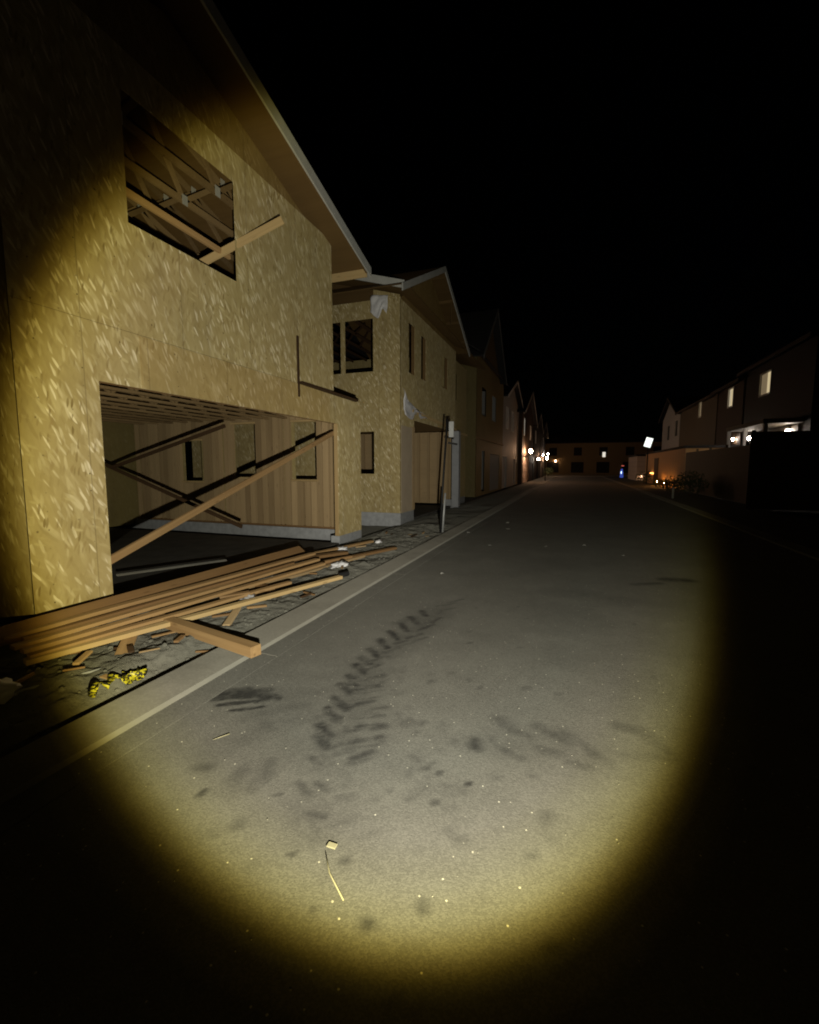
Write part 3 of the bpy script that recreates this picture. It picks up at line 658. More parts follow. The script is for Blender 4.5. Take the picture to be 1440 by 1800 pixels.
# ================================================================== HOUSE 2
h2 = thing('house_under_construction', 'second half-built house, white plastic flapping on its corner, two slot windows', 'house', (XF, 11.6, 0), 'half-built houses on the left')
A, B = 11.62, 21.0
bm = BM(); panel(bm, (0, A, 0), (1, 0, 0), (0, 0, 1), (0, -1, 0), -11.9, XF - .002, .30, 6.10, [(-5.73, -5.30, 1.39, 2.57), (-6.17, -5.31, 4.21, 5.62), (-6.60, -6.31, 4.21, 5.62)], .014)
prism(bm, [(-4.52, A, 6.105), (-5.29, A, 6.105), (-5.29, A, 6.37), (-4.52, A, 6.15)], (0, .014, 0))
obj('side_wall', bm, M['osb_x'], h2)
bm = BM(); prism(bm, [(-5.30, A + .03, 6.105), (-11.4, A + .03, 6.105), (-8.4, A + .03, 7.2), (-5.30, A + .03, 6.37)], (0, .014, 0)); obj('rake_panel', bm, M['ply'], h2)
bm = BM(); panel(bm, (XF, 0, 0), (0, 1, 0), (0, 0, 1), (1, 0, 0), A, 17.6, .30, 6.05, [(12.72, 17.2, -1, 2.95), (12.26, 12.78, 4.25, 5.62), (13.36, 13.84, 4.27, 5.55), (15.6, 16.4, 4.4, 5.5)], .014)
obj('front_wall', bm, M['osb'], h2)
bm = BM(); panel(bm, (XF - .35, 0, 0), (0, 1, 0), (0, 0, 1), (1, 0, 0), 17.62, B, .20, 6.05, [(18.3, 19.2, 4.4, 5.5)], .014)
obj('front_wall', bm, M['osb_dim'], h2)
for ya, yb, za, zb in ((12.26, 12.78, 4.25, 5.62), (13.36, 13.84, 4.27, 5.55), (15.6, 16.4, 4.4, 5.5)):
    for y in (ya - .05, yb + .05):
        bm = BM(); box(bm, XF - .12, XF - .016, y - .03, y + .03, za - .06, zb + .06); obj('window_framing', bm, M['ply'], h2)
bm = BM(); box(bm, -11.5, XF - .02, 17.4, 17.42, 3.1, 6.0); obj('inner_wall', bm, M['osb_x2'], h2)
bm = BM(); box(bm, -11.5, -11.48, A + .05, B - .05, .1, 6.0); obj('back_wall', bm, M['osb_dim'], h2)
bm = BM(); panel(bm, (0, 17.4, 0), (1, 0, 0), (0, 0, 1), (0, -1, 0), -11.4, XF - .12, .12, 2.95, [], .02); obj('garage_side_wall', bm, M['stud'], h2)
for i in range(16):
    x = XF - .2 - i * .41
    timber('stud', (x, 17.33, .15), (x, 17.33, 2.95), .09, .09, M['stud'], h2, up=(0, 1, 0), bev=0)
for i in range(12):
    x = XF - .3 - i * .6
    if not (-6.7 < x < -5.2): timber('stud', (x, A + .06, 3.1), (x, A + .06, 5.9), .045, .09, M['stud'], h2, up=(0, 1, 0), bev=0)
for i in range(11):
    x = XF - .6 - i * .62; tr = BM()
    bar(tr, (x, A + .1, 5.95), (x, 17.3, 5.95), .04, .09, (0, 0, 1), 0)
    for q in range(3): bar(tr, (x, 12.2 + q * 1.6, 5.95), (x, 13.0 + q * 1.6, 6.2 + .3 * q), .04, .07, (0, 0, 1), 0)
    obj('truss', tr, M['dark_wood'], h2)
bm = BM(); box(bm, -11.4, XF - .02, A + .02, 17.38, 2.98, 3.02); obj('upper_floor', bm, M['ply'], h2)
for b_ in ((-11.5, XF - .01, A + .004, 12.72, -.2, .297), (XF - .25, XF - .01, 17.2, 17.6, -.2, .297), (XF - .6, XF - .36, 17.62, B, -.2, .197)):
    bm = BM(); box(bm, *b_); obj('foundation', bm, M['foundation'], h2)
bm = BM(); box(bm, -11.4, XF - .05, 12.73, 17.19, -.2, .05); obj('floor_slab', bm, M['slab'], h2)
timber('corner_trim', (XF + .011, 12.62, .32), (XF + .011, 12.62, 2.75), .20, .02, M['stud'], h2, up=(1, 0, 0), bev=0)
bm = BM(); box(bm, XF + .002, XF + .012, A + .02, 12.7, .31, 2.72); obj('corner_panel', bm, wood('weathered_panel', (.36, .29, .20), (.44, .36, .26), .7, .6, False), h2)
# belly band along the floor line
timber('belly_band', (XF + .035, 12.4, 3.20), (XF + .035, 17.6, 3.04), .07, .08, M['pine'], h2, bev=0)
timber('belly_band', (XF - .31, 17.64, 3.05), (XF - .31, B, 3.05), .07, .08, M['pine'], h2, bev=0)
# main roof: slopes down to the street, rake fascia towards us
bm = BM()
prism(bm, [(-4.05, 10.75, 6.10), (-8.4, 10.75, 7.35), (-8.4, 10.75, 7.32), (-4.05, 10.75, 6.07)], (0, 10.6, 0)); obj('roof', bm, M['ply'], h2)
bm = BM(); prism(bm, [(-4.05, 10.72, 6.12), (-8.4, 10.72, 7.37), (-8.4, 10.72, 7.18), (-4.05, 10.72, 5.93)], (0, .03, 0)); obj('fascia', bm, M['fascia'], h2)
# front gable
gp = [(10.42, 5.93), (14.15, 7.78), (17.75, 6.02)]
bm = BM()
prism(bm, [(-4.0, gp[0][0], gp[0][1]), (-4.0, gp[1][0], gp[1][1]), (-4.0, gp[2][0], gp[2][1]), (-4.0, gp[2][0], gp[2][1] - .03), (-4.0, gp[1][0], gp[1][1] - .03), (-4.0, gp[0][0], gp[0][1] - .03)], (-4.2, 0, 0)); obj('gable_roof', bm, M['ply'], h2)
bm = BM()
prism(bm, [(-4.0, gp[0][0], gp[0][1] + .01), (-4.0, gp[1][0], gp[1][1] + .01), (-4.0, gp[2][0], gp[2][1] + .01), (-4.0, gp[2][0], gp[2][1] - .17), (-4.0, gp[1][0], gp[1][1] - .17), (-4.0, gp[0][0], gp[0][1] - .17)], (.03, 0, 0)); obj('fascia', bm, M['fascia'], h2)
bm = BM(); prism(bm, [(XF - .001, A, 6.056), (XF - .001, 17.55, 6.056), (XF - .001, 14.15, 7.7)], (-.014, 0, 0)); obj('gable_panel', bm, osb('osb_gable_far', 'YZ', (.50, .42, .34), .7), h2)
for i in range(7):
    y = 11.7 + i * .9; zz = (gp[0][1] + (y - gp[0][0]) * .496 if y < 14.15 else gp[2][1] + (17.75 - y) * .489) - .09
    timber('lookout', (-4.02, y, zz), (-4.75, y, zz), .04, .09, M['ply'], h2, bev=0)
timber('soffit_batten', (-4.06, 15.2, 6.35), (-4.06, 15.2, 7.1), .03, .03, M['ply'], h2, up=(1, 0, 0), bev=0)
# loose plastic on the corner of house 2
def flap(name, label, pts_fn, nu, nv, th=.006):
    bm = BM(); g = [[bm.verts.new(pts_fn(i / nu, j / nv)) for i in range(nu + 1)] for j in range(nv + 1)]
    for j in range(nv):
        for i in range(nu): bm.faces.new([g[j][i], g[j][i + 1], g[j + 1][i + 1], g[j + 1][i]])
    o = obj(name, bm, M['plastic'], None, True)
    s = o.modifiers.new('solid', 'SOLIDIFY'); s.thickness = th
    return tag(recentre(o), label, 'plastic sheet')
def f1(u, v):
    w = .02 * math.sin(u * 9 + v * 3) + .03 * math.sin(v * 7 + u * 4)
    d = .62 * v * (.55 + .45 * abs(math.sin(u * 3.3 + .4)))
    return (-5.33 + .50 * u + .05 * v * math.sin(u * 6), A - .05 - abs(w) - .04 * v, 6.20 - .05 * u - d)
flap('plastic_sheet', 'torn white plastic hanging at the top of the corner of the second half-built house', f1, 14, 10)
def f2(u, v):
    w = .03 * math.sin(u * 8 + v * 5) + .02 * math.sin(v * 11)
    top = 3.72 - .40 * u ** .7; bot = 3.02 - .08 * math.sin(u * 5) + (.16 if .38 < u < .6 else 0)
    return (XF + .04 + abs(w), 11.72 + 2.1 * u * (.25 + .75 * min(1, v * 1.5)), top + (bot - top) * v)
flap('plastic_sheet', 'pale plastic sheet draped over the doorway corner of the second half-built house', f2, 14, 10)
# wrapped column
col = thing('porch_column', 'white wrapped column standing in front of the second half-built house', 'column', (-4.35, 17.25, 0))
bm = BM(); box(bm, -4.46, -4.18, 16.95, 17.25, .02, 2.95, .015); obj('shaft', bm, M['white_wrap'], col)
bm = BM(); box(bm, -4.49, -4.15, 16.92, 17.28, -.05, .02, .01); obj('base', bm, M['foundation'], col)

# ================================================================== HOUSE 3: steep gable
h3 = thing('house_under_construction', 'third half-built house on the left with a steep dark front gable', 'house', (XF, 21.6, 0), 'half-built houses on the left')
bm = BM(); panel(bm, (XF, 0, 0), (0, 1, 0), (0, 0, 1), (1, 0, 0), 21.7, 30.2, .1, 6.9, [(23.2, 24.0, .3, 2.4), (25.6, 28.9, .2, 2.3), (23.0, 24.2, 4.2, 5.6), (26.0, 27.4, 4.2, 5.6)], .02); obj('front_wall', bm, osb('osb_old', 'YZ', (.50, .42, .36), .4), h3)
bm = BM(); panel(bm, (0, 21.7, 0), (1, 0, 0), (0, 0, 1), (0, -1, 0), -12, XF - .002, .1, 6.9, [], .02); obj('side_wall', bm, osb('osb_side_grey', 'XZ', (.45, .45, .40), .4), h3)
bm = BM(); prism(bm, [(XF + .001, 21.6, 6.906), (XF + .001, 28.3, 6.906), (XF + .001, 24.95, 9.75)], (-.02, 0, 0)); obj('gable_panel', bm, M['ply'], h3)
bm = BM(); prism(bm, [(-4.1, 21.2, 6.72), (-4.1, 24.95, 9.92), (-4.1, 28.7, 6.72), (-4.1, 28.7, 6.66), (-4.1, 24.95, 9.86), (-4.1, 21.2, 6.66)], (-6, 0, 0)); obj('gable_roof', bm, M['roofing'], h3)
bm = BM(); prism(bm, [(-4.1, 21.2, 6.74), (-4.1, 24.95, 9.94), (-4.1, 28.7, 6.74), (-4.1, 28.7, 6.54), (-4.1, 24.95, 9.74), (-4.1, 21.2, 6.54)], (.03, 0, 0)); obj('fascia', bm, plain('dark_fascia', (.16, .15, .14)), h3)
bm = BM(); prism(bm, [(-4.2, 20.9, 6.85), (-9.0, 20.9, 9.95), (-13.0, 20.9, 6.85), (-13, 20.9, 6.79), (-9, 20.9, 9.89), (-4.2, 20.9, 6.79)], (0, 9.6, 0)); obj('roof', bm, M['roofing'], h3)
bm = BM(); box(bm, XF - .14, XF - .02, 25.62, 28.88, .2, 2.28); obj('garage_door', bm, M['grey_siding'], h3)
bm = BM(); box(bm, -11.9, -11.8, 21.8, 30, 0, 6.8); obj('back_wall', bm, M['osb_dim'], h3)
timber('belly_band', (XF + .035, 21.7, 3.0), (XF + .035, 30.2, 3.0), .07, .09, M['pine_dark'], h3, bev=0)

# ================================================================== finished houses
def lamp_part(parent, p, mat, r=.07):
    bm = BM(); bmesh.ops.create_icosphere(bm, subdivisions=2, radius=r)
    for v in bm.verts: v.co = Vector((p[0] + v.co.x, p[1] + v.co.y, p[2] + v.co.z * 1.25))
    lp = obj('porch_or_added_lamp', bm, mat, parent, True)
    bm = BM(); bmesh.ops.create_cone(bm, cap_ends=True, segments=12, radius1=r * 1.5, radius2=r * .5, depth=.06)
    for v in bm.verts: v.co += Vector((p[0], p[1], p[2] + r * 1.25 + .035))
    obj('lamp_cap', bm, M['black'], lp)
    return lp
def house(label, sx, Xf, y0, y1, ze, zr, wall, cat='house', gable=True, windows=(), doors=(), lamps=(), depth=9, base=0.0, group=None, overhang=.4, gy=None, name='house'):
    """a finished two-storey house whose front lies on x = Xf and faces the road (sx = +1 faces +X)"""
    h = thing(name, label, cat, (Xf, (y0 + y1) / 2, base), group)
    xb = Xf - sx * depth
    bm = BM(); holes = [(w[0], w[1], w[2], w[3]) for w in windows] + [(d[0], d[1], base - 1, d[2]) for d in doors]
    panel(bm, (Xf, 0, 0), (0, 1, 0), (0, 0, 1), (sx, 0, 0), y0, y1, base, ze, holes, .15)
    for yy, nn in ((y0, -1), (y1, 1)):
        panel(bm, (0, yy, 0), (1, 0, 0), (0, 0, 1), (0, nn, 0), min(xb, Xf - sx * .152), max(xb, Xf - sx * .152), base, ze, [], .15)
    box(bm, min(xb, xb + sx * .1), max(xb, xb + sx * .1), y0 + .16, y1 - .16, base, ze)
    gy0, gy1 = gy if gy else (y0, y1); ym = (gy0 + gy1) / 2
    if gable: prism(bm, [(Xf, gy0, ze + .004), (Xf, gy1, ze + .004), (Xf, ym, zr - .12)], (-sx * .15, 0, 0))
    else:
        for yy in (y0 + .001, y1 - .151): prism(bm, [(Xf - sx * .16, yy, ze + .004), (xb, yy, ze + .004), ((Xf + xb) / 2, yy, zr - .12)], (0, .15, 0))
    obj('wall', bm, wall, h)
    bm = BM(); s = (zr - ze) / ((gy1 - gy0) / 2); o_ = overhang
    if gable:
        xo = Xf + sx * o_
        prism(bm, [(xo, gy0 - o_, ze - s * o_), (xo, ym, zr), (xo, gy1 + o_, ze - s * o_), (xo, gy1 + o_, ze - s * o_ - .1), (xo, ym, zr - .1), (xo, gy0 - o_, ze - s * o_ - .1)], (-sx * (depth + 2 * o_), 0, 0))
    else:
        s2 = (zr - ze) / (depth / 2)
        prism(bm, [(Xf + sx * o_, y0 - o_, ze - s2 * o_), ((Xf + xb) / 2, y0 - o_, zr), (xb - sx * o_, y0 - o_, ze - s2 * o_), (xb - sx * o_, y0 - o_, ze - s2 * o_ - .1), ((Xf + xb) / 2, y0 - o_, zr - .1), (Xf + sx * o_, y0 - o_, ze - s2 * o_ - .1)], (0, y1 - y0 + 2 * o_, 0))
    rf = obj('roof', bm, M['roofing'], h)
    bm = BM()
    if gable:
        xo = Xf + sx * (o_ + .002)
        prism(bm, [(xo, gy0 - o_, ze - s * o_ + .01), (xo, ym, zr + .01), (xo, gy1 + o_, ze - s * o_ + .01), (xo, gy1 + o_, ze - s * o_ - .2), (xo, ym, zr - .2), (xo, gy0 - o_, ze - s * o_ - .2)], (sx * .03, 0, 0))
    else: box(bm, min(Xf + sx * (o_ + .002), Xf + sx * (o_ + .03)), max(Xf + sx * (o_ + .002), Xf + sx * (o_ + .03)), y0 - o_, y1 + o_, ze - s2 * o_ - .2, ze - s2 * o_)
    obj('fascia', bm, M['trim'] if sx > 0 else M['dark_fascia'], rf)
    for w in windows:
        ya, yb, za, zb, mt = w[:5]
        bm = BM(); x = Xf - sx * .05; t = .05
        panel(bm, (Xf + sx * .02, 0, 0), (0, 1, 0), (0, 0, 1), (sx, 0, 0), ya - t, yb + t, za - t, zb + t, [(ya + .03, yb - .03, za + .03, zb - .03)], .05)
        fr = obj('window', bm, M['trim'], h)
        bm = BM(); x = Xf - sx * .06; ysp = w[5] if len(w) > 5 else yb - .031
        box(bm, min(x, x - sx * .02), max(x, x - sx * .02), ya + .031, ysp, za + .031, zb - .031); obj('pane', bm, mt, fr)
        if len(w) > 5:
            bm = BM(); box(bm, min(x, x - sx * .02), max(x, x - sx * .02), ysp + .002, yb - .031, za + .031, zb - .031); obj('curtain', bm, w[6], fr)
    for d in doors:
        bm = BM(); x = Xf - sx * .10
        box(bm, min(x, x - sx * .05), max(x, x - sx * .05), d[0] + .002, d[1] - .002, base, d[2] - .002)
        for k in range(1, 4):
            zz = base + (d[2] - base) * k / 4; box(bm, min(x + sx * .001, x + sx * .012), max(x + sx * .001, x + sx * .012), d[0] + .06, d[1] - .06, zz - .22, zz + .22)
        obj('garage_door' if d[1] - d[0] > 1.5 else 'door', bm, d[3], h)
    for p in lamps: lamp_part(h, (Xf + sx * (.5 if sx > 0 else .14), p[0], p[1]), p[2], p[3] if len(p) > 3 else .07)
    return h
# left, finished
GL = 'finished houses on the left'
house('grey sided finished house on the left with two pale upper windows', 1, XF - .3, 30.6, 41.6, 6.6, 8.3, M['grey_siding'], windows=[(33.6, 34.8, 4.4, 5.9, M['trim']), (36.6, 37.9, 4.4, 5.9, M['trim'])], doors=[(32.0, 34.4, 2.3, M['white_siding']), (38.4, 39.4, 2.2, M['trim'])], gy=(32, 41.6), group=GL)
house('finished house with a tall lit upper window and lamp over its pink-lit garage door', 1, XF, 42.0, 53.0, 6.5, 9.0, M['brown_siding'], windows=[(43.1, 43.75, 4.5, 6.05, M['win_cool']), (49, 50.2, 4.4, 5.8, M['glass'])], doors=[(43.0, 48.4, 2.55, M['garage_paint'])], lamps=[(45.0, 3.05, M['bulb'], .16)], gy=(40.6, 53.4), group=GL)
house('finished house on the left just beyond the one with the pink-lit garage door', 1, XF, 54.0, 64.0, 6.3, 8.2, M['dark_siding'], windows=[(56, 57, 4.4, 5.8, M['glass'])], doors=[(55.9, 60.8, 2.4, M['brown_siding']), (61.4, 62.4, 2.3, M['trim'])], lamps=[(55.0, 2.45, M['bulb_white'], .11), (62.9, 3.1, M['bulb'], .06)], group=GL)
house('farthest house of the left row with two lamps close together at the cross street', 1, XF, 65.0, 75.5, 6.3, 8.2, M['dark_siding'], windows=[(70, 71, 4.4, 5.8, M['glass'])], doors=[(66.0, 71.0, 2.4, M['brown_siding'])], lamps=[(72.0, 2.85, M['bulb'], .15), (74.6, 3.55, M['bulb_white'], .11)], group=GL)
# right row
GR = 'houses on the right beyond the fence'
house('pale gabled house on the right with two dark upper windows', -1, 9.5, 50.8, 59.9, 6.9, 8.9, M['white_siding'], windows=[(51.6, 52.8, 4.6, 6.2, M['glass']), (55.6, 56.8, 4.4, 6.0, M['glass'])], doors=[(52.2, 57.2, 2.9, M['grey_siding'])], group=GR)
house('beige house on the right with one narrow lit window, next to the pale gabled house', -1, 9.5, 38.6, 50.6, 7.0, 9.2, M['beige_siding'], gable=False, windows=[(42.9, 43.7, 5.62, 6.85, M['win_warm2'], 43.2, M['curtain'])], group=GR)
house('brown house on the right whose lit window is partly covered by a blind', -1, 9.5, 33.2, 38.3, 7.1, 9.3, M['brown_siding'], gable=False, windows=[(35.1, 36.1, 5.5, 6.7, M['win_warm'], 35.75, M['win_warm2'])], lamps=[(34.0, 3.3, M['bulb_white'], .07)], group=GR)
hr = house('dark nearest house on the right with a tall lit upper window and bright porch lamps', -1, 9.5, 24.4, 32.8, 7.4, 9.6, M['dark_siding'], gable=False, windows=[(29.1, 30.6, 5.45, 6.62, M['win_warm'], 29.75, M['curtain'])], lamps=[(26.2, 3.22, M['bulb_white'], .10), (31.2, 3.2, M['bulb_white'], .08), (30.6, 3.12, M['bulb_white'], .07)], group=GR)
bm = BM(); box(bm, 8.0, 9.49, 25.0, 30.4, 3.55, 3.75); pr_ = obj('porch_roof', bm, M['beige_siding'], hr)
for y in (25.05, 27.6, 30.2):
    bm = BM(); box(bm, 8.05, 8.2, y, y + .15, 0, 3.548); obj('porch_post', bm, M['trim'], hr)
bm = BM(); box(bm, 9.44, 9.498, 25.4, 30.2, 2.0, 3.5); obj('porch_back_panel', bm, M['beige_siding'], hr)
# low orange-lit outbuilding
lg = thing('outbuilding', 'low tan outbuilding glowing orange on the right beside the dark fence', 'outbuilding', (9, 44, 0))
bm = BM(); box(bm, 6.6, 9.2, 33.0, 50.0, .0, 2.75); obj('wall', bm, M['orange_wall'], lg)
bm = BM(); box(bm, 6.45, 9.35, 32.8, 50.2, 2.752, 2.9); obj('roof', bm, M['roofing'], lg)
bm = BM(); box(bm, 6.55, 6.598, 42.6, 44.6, .05, 2.3); obj('door', bm, M['brown_siding'], lg)
bm = BM(); box(bm, 6.50, 6.597, 44.9, 46.2, .95, 1.02); ol = obj('strip_lamp', bm, M['orange_glow'], lg)

for y in (36.9, 39.8): lamp_part(lg, (6.12, y, .40), M['added_orange_bulb'], .032)  # unseen orange lamps added behind the shrubs to brighten the wall
l2 = thing('outbuilding', 'second low outbuilding farther on, its end wall lit pinkish', 'outbuilding', (8, 60, 0))
bm = BM(); box(bm, 6.4, 9.2, 55, 63, 0, 2.7); obj('wall', bm, M['garage_paint'], l2)
bm = BM(); box(bm, 6.3, 9.3, 54.9, 63.1, 2.702, 2.9); obj('roof', bm, M['roofing'], l2)
lamp_part(l2, (6.9, 54.8, .5), M['bulb_dim'], .05)
# fences on the right
fn = thing('fence', 'tall dark board fence standing across the right foreground below the porch lamps', 'fence', (5.9, 19, 0))
bm = BM(); box(bm, 5.75, 16, 19.0, 19.04, .1, 2.80); obj('boards', bm, M['fence'], fn)
for k in range(5):
    bm = BM(); x = 5.8 + k * 2.4; box(bm, x, x + .1, 19.042, 19.14, -.1, 2.86); obj('post', bm, M['fence'], fn)
fn = thing('fence', 'brownish board fence running along the right side of the street towards the outbuilding', 'fence', (6.5, 28, 0))
bm = BM(); box(bm, 6.5, 6.54, 19.2, 32.4, .1, 2.45); obj('boards', bm, M['fence_y'], fn)
for k in range(5):
    bm = BM(); y = 19.4 + k * 2.65; box(bm, 6.542, 6.64, y, y + .1, -.1, 2.6); obj('post', bm, M['fence_y'], fn)
# far terrace across the end of the street
ft = thing('terrace_building', 'long dim terrace closing the far end of the street with one lit window', 'building', (4, 90, 0))
bm = BM(); wl = [(-9 + 4.4 * i, -7.6 + 4.4 * i, 3.6, 5.1) for i in range(10)] + [(-9.4 + 4.4 * i, -7.2 + 4.4 * i, .4, 2.4) for i in range(10)]
panel(bm, (0, 90, 0), (1, 0, 0), (0, 0, 1), (0, -1, 0), -14, 34, 0, 6.1, wl, .2); obj('wall', bm, siding('ochre_siding', (.22, .15, .07)), ft)
bm = BM(); prism(bm, [(-14.4, 89.5, 6.0), (-14.4, 94.5, 8.0), (-14.4, 99.5, 6.0), (-14.4, 99.5, 5.85), (-14.4, 94.5, 7.85), (-14.4, 89.5, 5.85)], (49, 0, 0)); obj('roof', bm, M['roofing'], ft)
for w in wl:
    bm = BM(); box(bm, w[0] + .002, w[1] - .002, 90.12, 90.16, w[2] + .002, w[3] - .002); obj('window', bm, M['void'], ft)
bm = BM(); box(bm, 4.75, 5.25, 89.93, 89.995, 3.3, 4.2); obj('lit_window', bm, M['win_cool'], ft)
lamp_part(ft, (-3.4, 89.7, 2.6), M['bulb_dim'], .12)

# ================================================================== street furniture
# dark leaning post with a small plate on top, and a pale pipe stub beside its foot
sp_ = thing('sign_post', 'tall thin dark post with a pale plate near its top, leaning at the kerb', 'sign post', (-3.03, 10.5, 0))
bm = BM(); tube(bm, [(-3.03, 10.5, -.1), (-2.99, 10.52, 1.0), (-2.89, 10.55, 2.72)], .027, 8); obj('pole', bm, M['black'], sp_, True)
bm = BM(); tube(bm, [(-2.965, 10.44, -.1), (-2.90, 10.45, .96)], .024, 10); tag(recentre(obj('pipe', bm, M['steel'], None, True)), 'short pale pipe standing against the foot of the dark post', 'pipe')
bm = BM(); box(bm, -2.84, -2.72, 10.50, 10.512, 2.29, 2.66, .004); obj('plate', bm, M['steel'], sp_)
bm = BM(); bar(bm, (-2.85, 10.5, 2.16), (-2.62, 10.48, 2.12), .02, .045, (0, 0, 1), 0); obj('arm', bm, M['black'], sp_)
# slim dark post far left
bm = BM(); tube(bm, [(-3.0, 52, -.1), (-3.0, 52, 2.6)], .05, 8); tag(recentre(obj('bollard_post', bm, M['black'], None, True)), 'slim dark post on the verge in front of the lit garage door', 'post')
# panel street lamp
sl = thing('street_lamp', 'street lamp on the right with a tilted white rectangular panel', 'street lamp', (6.0, 44.5, 0))
bm = BM(); tube(bm, [(6.0, 44.5, 0), (6.0, 44.5, 3.3)], [.06, .04], 10); obj('pole', bm, M['black'], sl, True)
def tilted(name, w, h, t, off, mat, parent):
    bm = BM(); box(bm, -w / 2, w / 2, -t / 2 + off, t / 2 + off, -h / 2, h / 2, min(.03, t * .4))
    Rm = Euler((R(-12), R(16), R(-4))).to_matrix()
    for v in bm.verts: v.co = Rm @ v.co + Vector((6.0, 44.42, 3.68))
    return obj(name, bm, mat, parent)
tilted('lamp_head', .62, .92, .06, .04, M['black'], sl); tilted('light_panel', .54, .84, .02, -.004, M['panel_light'], sl)
# small blue and red lit marker
bl = thing('light_beacon', 'small glowing beacon with blue body and red top at the far end of the street', 'beacon', (6.2, 69, 0))
bm = BM(); tube(bm, [(6.2, 69, .02), (6.2, 69, .5), (6.2, 69, 1.25)], [.24, .20, .12], 12); obj('body', bm, M['blue_glow'], bl, True)
bm = BM(); box(bm, 6.1, 6.45, 68.75, 68.85, 1.62, 1.74, .03); obj('top_light', bm, M['red_glow'], bl)
bm = BM(); blob(bm, (6.12, 68.74, .75), .07, .05, .20, 1, 2, .1); obj('front_light', bm, M['cyan_glow'], bl, True)
bm = BM(); tube(bm, [(6.2, 69.0, 1.25), (6.25, 69, 1.62)], .04, 8); obj('neck', bm, M['black'], bl)
# short pale marker post on the right verge
bm = BM(); tube(bm, [(4.6, 25.2, 0), (4.6, 25.2, .55)], .05, 8); tag(recentre(obj('marker_post', bm, M['white_wrap'], None, True)), 'short pale marker post on the dark right verge', 'post')
# bushes by the outbuilding
def bush(c, r, label):
    b = thing('shrub', label, 'shrub', (c[0], c[1], .05)); rr = random.Random(int(c[1] * 10)); bm = BM()
    for k in range(420):
        d = Vector((rr.gauss(0, 1), rr.gauss(0, 1), rr.gauss(0, 1))).normalized() * (rr.random() ** .4)
        p = Vector((c[0] + d.x * r, c[1] + d.y * r, .1 + r * .8 + d.z * r * .8)); s = .10 * r
        a = Vector((rr.uniform(-1, 1), rr.uniform(-1, 1), rr.uniform(-1, 1))).normalized(); e = a.orthogonal().normalized()
        bm.faces.new([bm.verts.new(p - a * s), bm.verts.new(p + e * s * .5), bm.verts.new(p + a * s), bm.verts.new(p - e * s * .5)])
    obj('foliage', bm, M['leaf'], b)
    bm = BM(); tube(bm, [(c[0], c[1], 0), (c[0], c[1], r)], [.04, .015], 6); obj('stem', bm, M['dark_wood'], b)
bush((5.98, 33.8), .42, 'round shrub in front of the orange outbuilding wall near its corner')
bush((5.98, 36.2), .42, 'middle one of the small round shrubs along the orange outbuilding wall')
bush((5.96, 39.0), .42, 'small round shrub farther along the orange outbuilding wall, before its door')
bush((5.8, 44.3), .7, 'shrub under the orange strip lamp of the outbuilding')
bush((5.4, 30.0), .6, 'dark shrub on the right verge beside the brownish fence')
bush((5.6, 26.5), .8, 'large dark shrub on the right verge before the brownish fence')
bush((-3.9, 75), .9, 'shrub below the lamps of the farthest left house')

# ================================================================== LUMBER AND RUBBISH
GLU = 'timbers lying in the dirt before the garage'
def lum(p0, p1, w, t, mat, label, bend=0.0, up=(0, 0, 1), name='timber_board', tw=0.0):
    return tag(timber(name, p0, p1, w, t, mat, None, up, .003, bend, tw), label, 'board', GLU)
lum((-4.20, 1.9, .27), (-4.24, 6.35, .21), .16, .045, M['pine_dark'], 'wide brown plank at the back of the timber pile, closest to the garage', up=(.75, -.1, 1))
lum((-4.18, 2.10, .25), (-3.76, 5.95, .25), .085, .032, M['lumber'], 'pale timber with a split edge, second row of the pile', .015)
lum((-4.10, 2.20, .225), (-3.72, 5.35, .225), .05, .03, M['pine_dark'], 'narrow dark timber wedged between the second and third rows of the pile', -.01)
lum((-4.05, 2.10, .20), (-3.58, 5.78, .205), .085, .032, M['lumber'], 'long timber in the middle row of the pile, half hidden under its neighbours', .01)
lum((-3.97, 2.12, .175), (-3.41, 5.66, .18), .075, .032, M['lumber'], 'long pale timber lying third from the street side of the pile', -.012)
lum((-3.97, 2.16, .115), (-3.36, 4.75, .125), .07, .032, M['lumber'], 'shorter brown timber between the two front rows of the pile', .012)
lum((-3.95, 2.12, .09), (-2.93, 5.30, .105), .08, .042, M['pine'], 'front timber of the pile, nearest the kerb, with a dark round end', .0)
lum((-4.05, 4.9, .10), (-3.12, 7.75, .07), .10, .04, M['pine_dark'], 'thin brown timber running far along the verge beyond the pile')
lum((-4.20, 5.2, .20), (-3.72, 6.9, .10), .16, .045, M['pine_dark'], 'short brown plank leaning off the far end of the pile')
lum((-4.3, 5.9, .12), (-3.85, 8.3, .07), .09, .04, M['lumber'], 'narrow timber lying beside the garage jamb')
lum((-3.92, 3.27, .07), (-2.38, 2.88, .105), .10, .09, M['lumber'], 'short square timber lying across under the pile with its end on the kerb')
lum((-4.14, 4.2, .15), (-3.45, 6.6, .10), .06, .035, M['pine_dark'], 'narrow dark timber poking past the far end of the pile', .01)
lum((-3.86, 4.2, .06), (-3.36, 6.9, .06), .07, .035, M['stud'], 'grey-brown timber flat on the dirt under the far end of the pile', .02)
lum((-3.50, 2.57, .02), (-3.98, 3.10, .09), .11, .035, M['lumber'], 'small pale offcut poking out below the pile')
lum((-3.18, 3.42, .03), (-3.52, 4.05, .055), .07, .03, M['stud'], 'little grey-brown offcut beside the white plastic scrap')
lum((-3.72, 3.92, .13), (-3.50, 4.16, .14), .09, .03, M['lumber'], 'stubby pale offcut lying on top of the pile')
lum((-4.3, 2.6, .05), (-3.95, 2.5, .05), .09, .09, M['pine_dark'], 'brown cross timber under the left end of the pile')
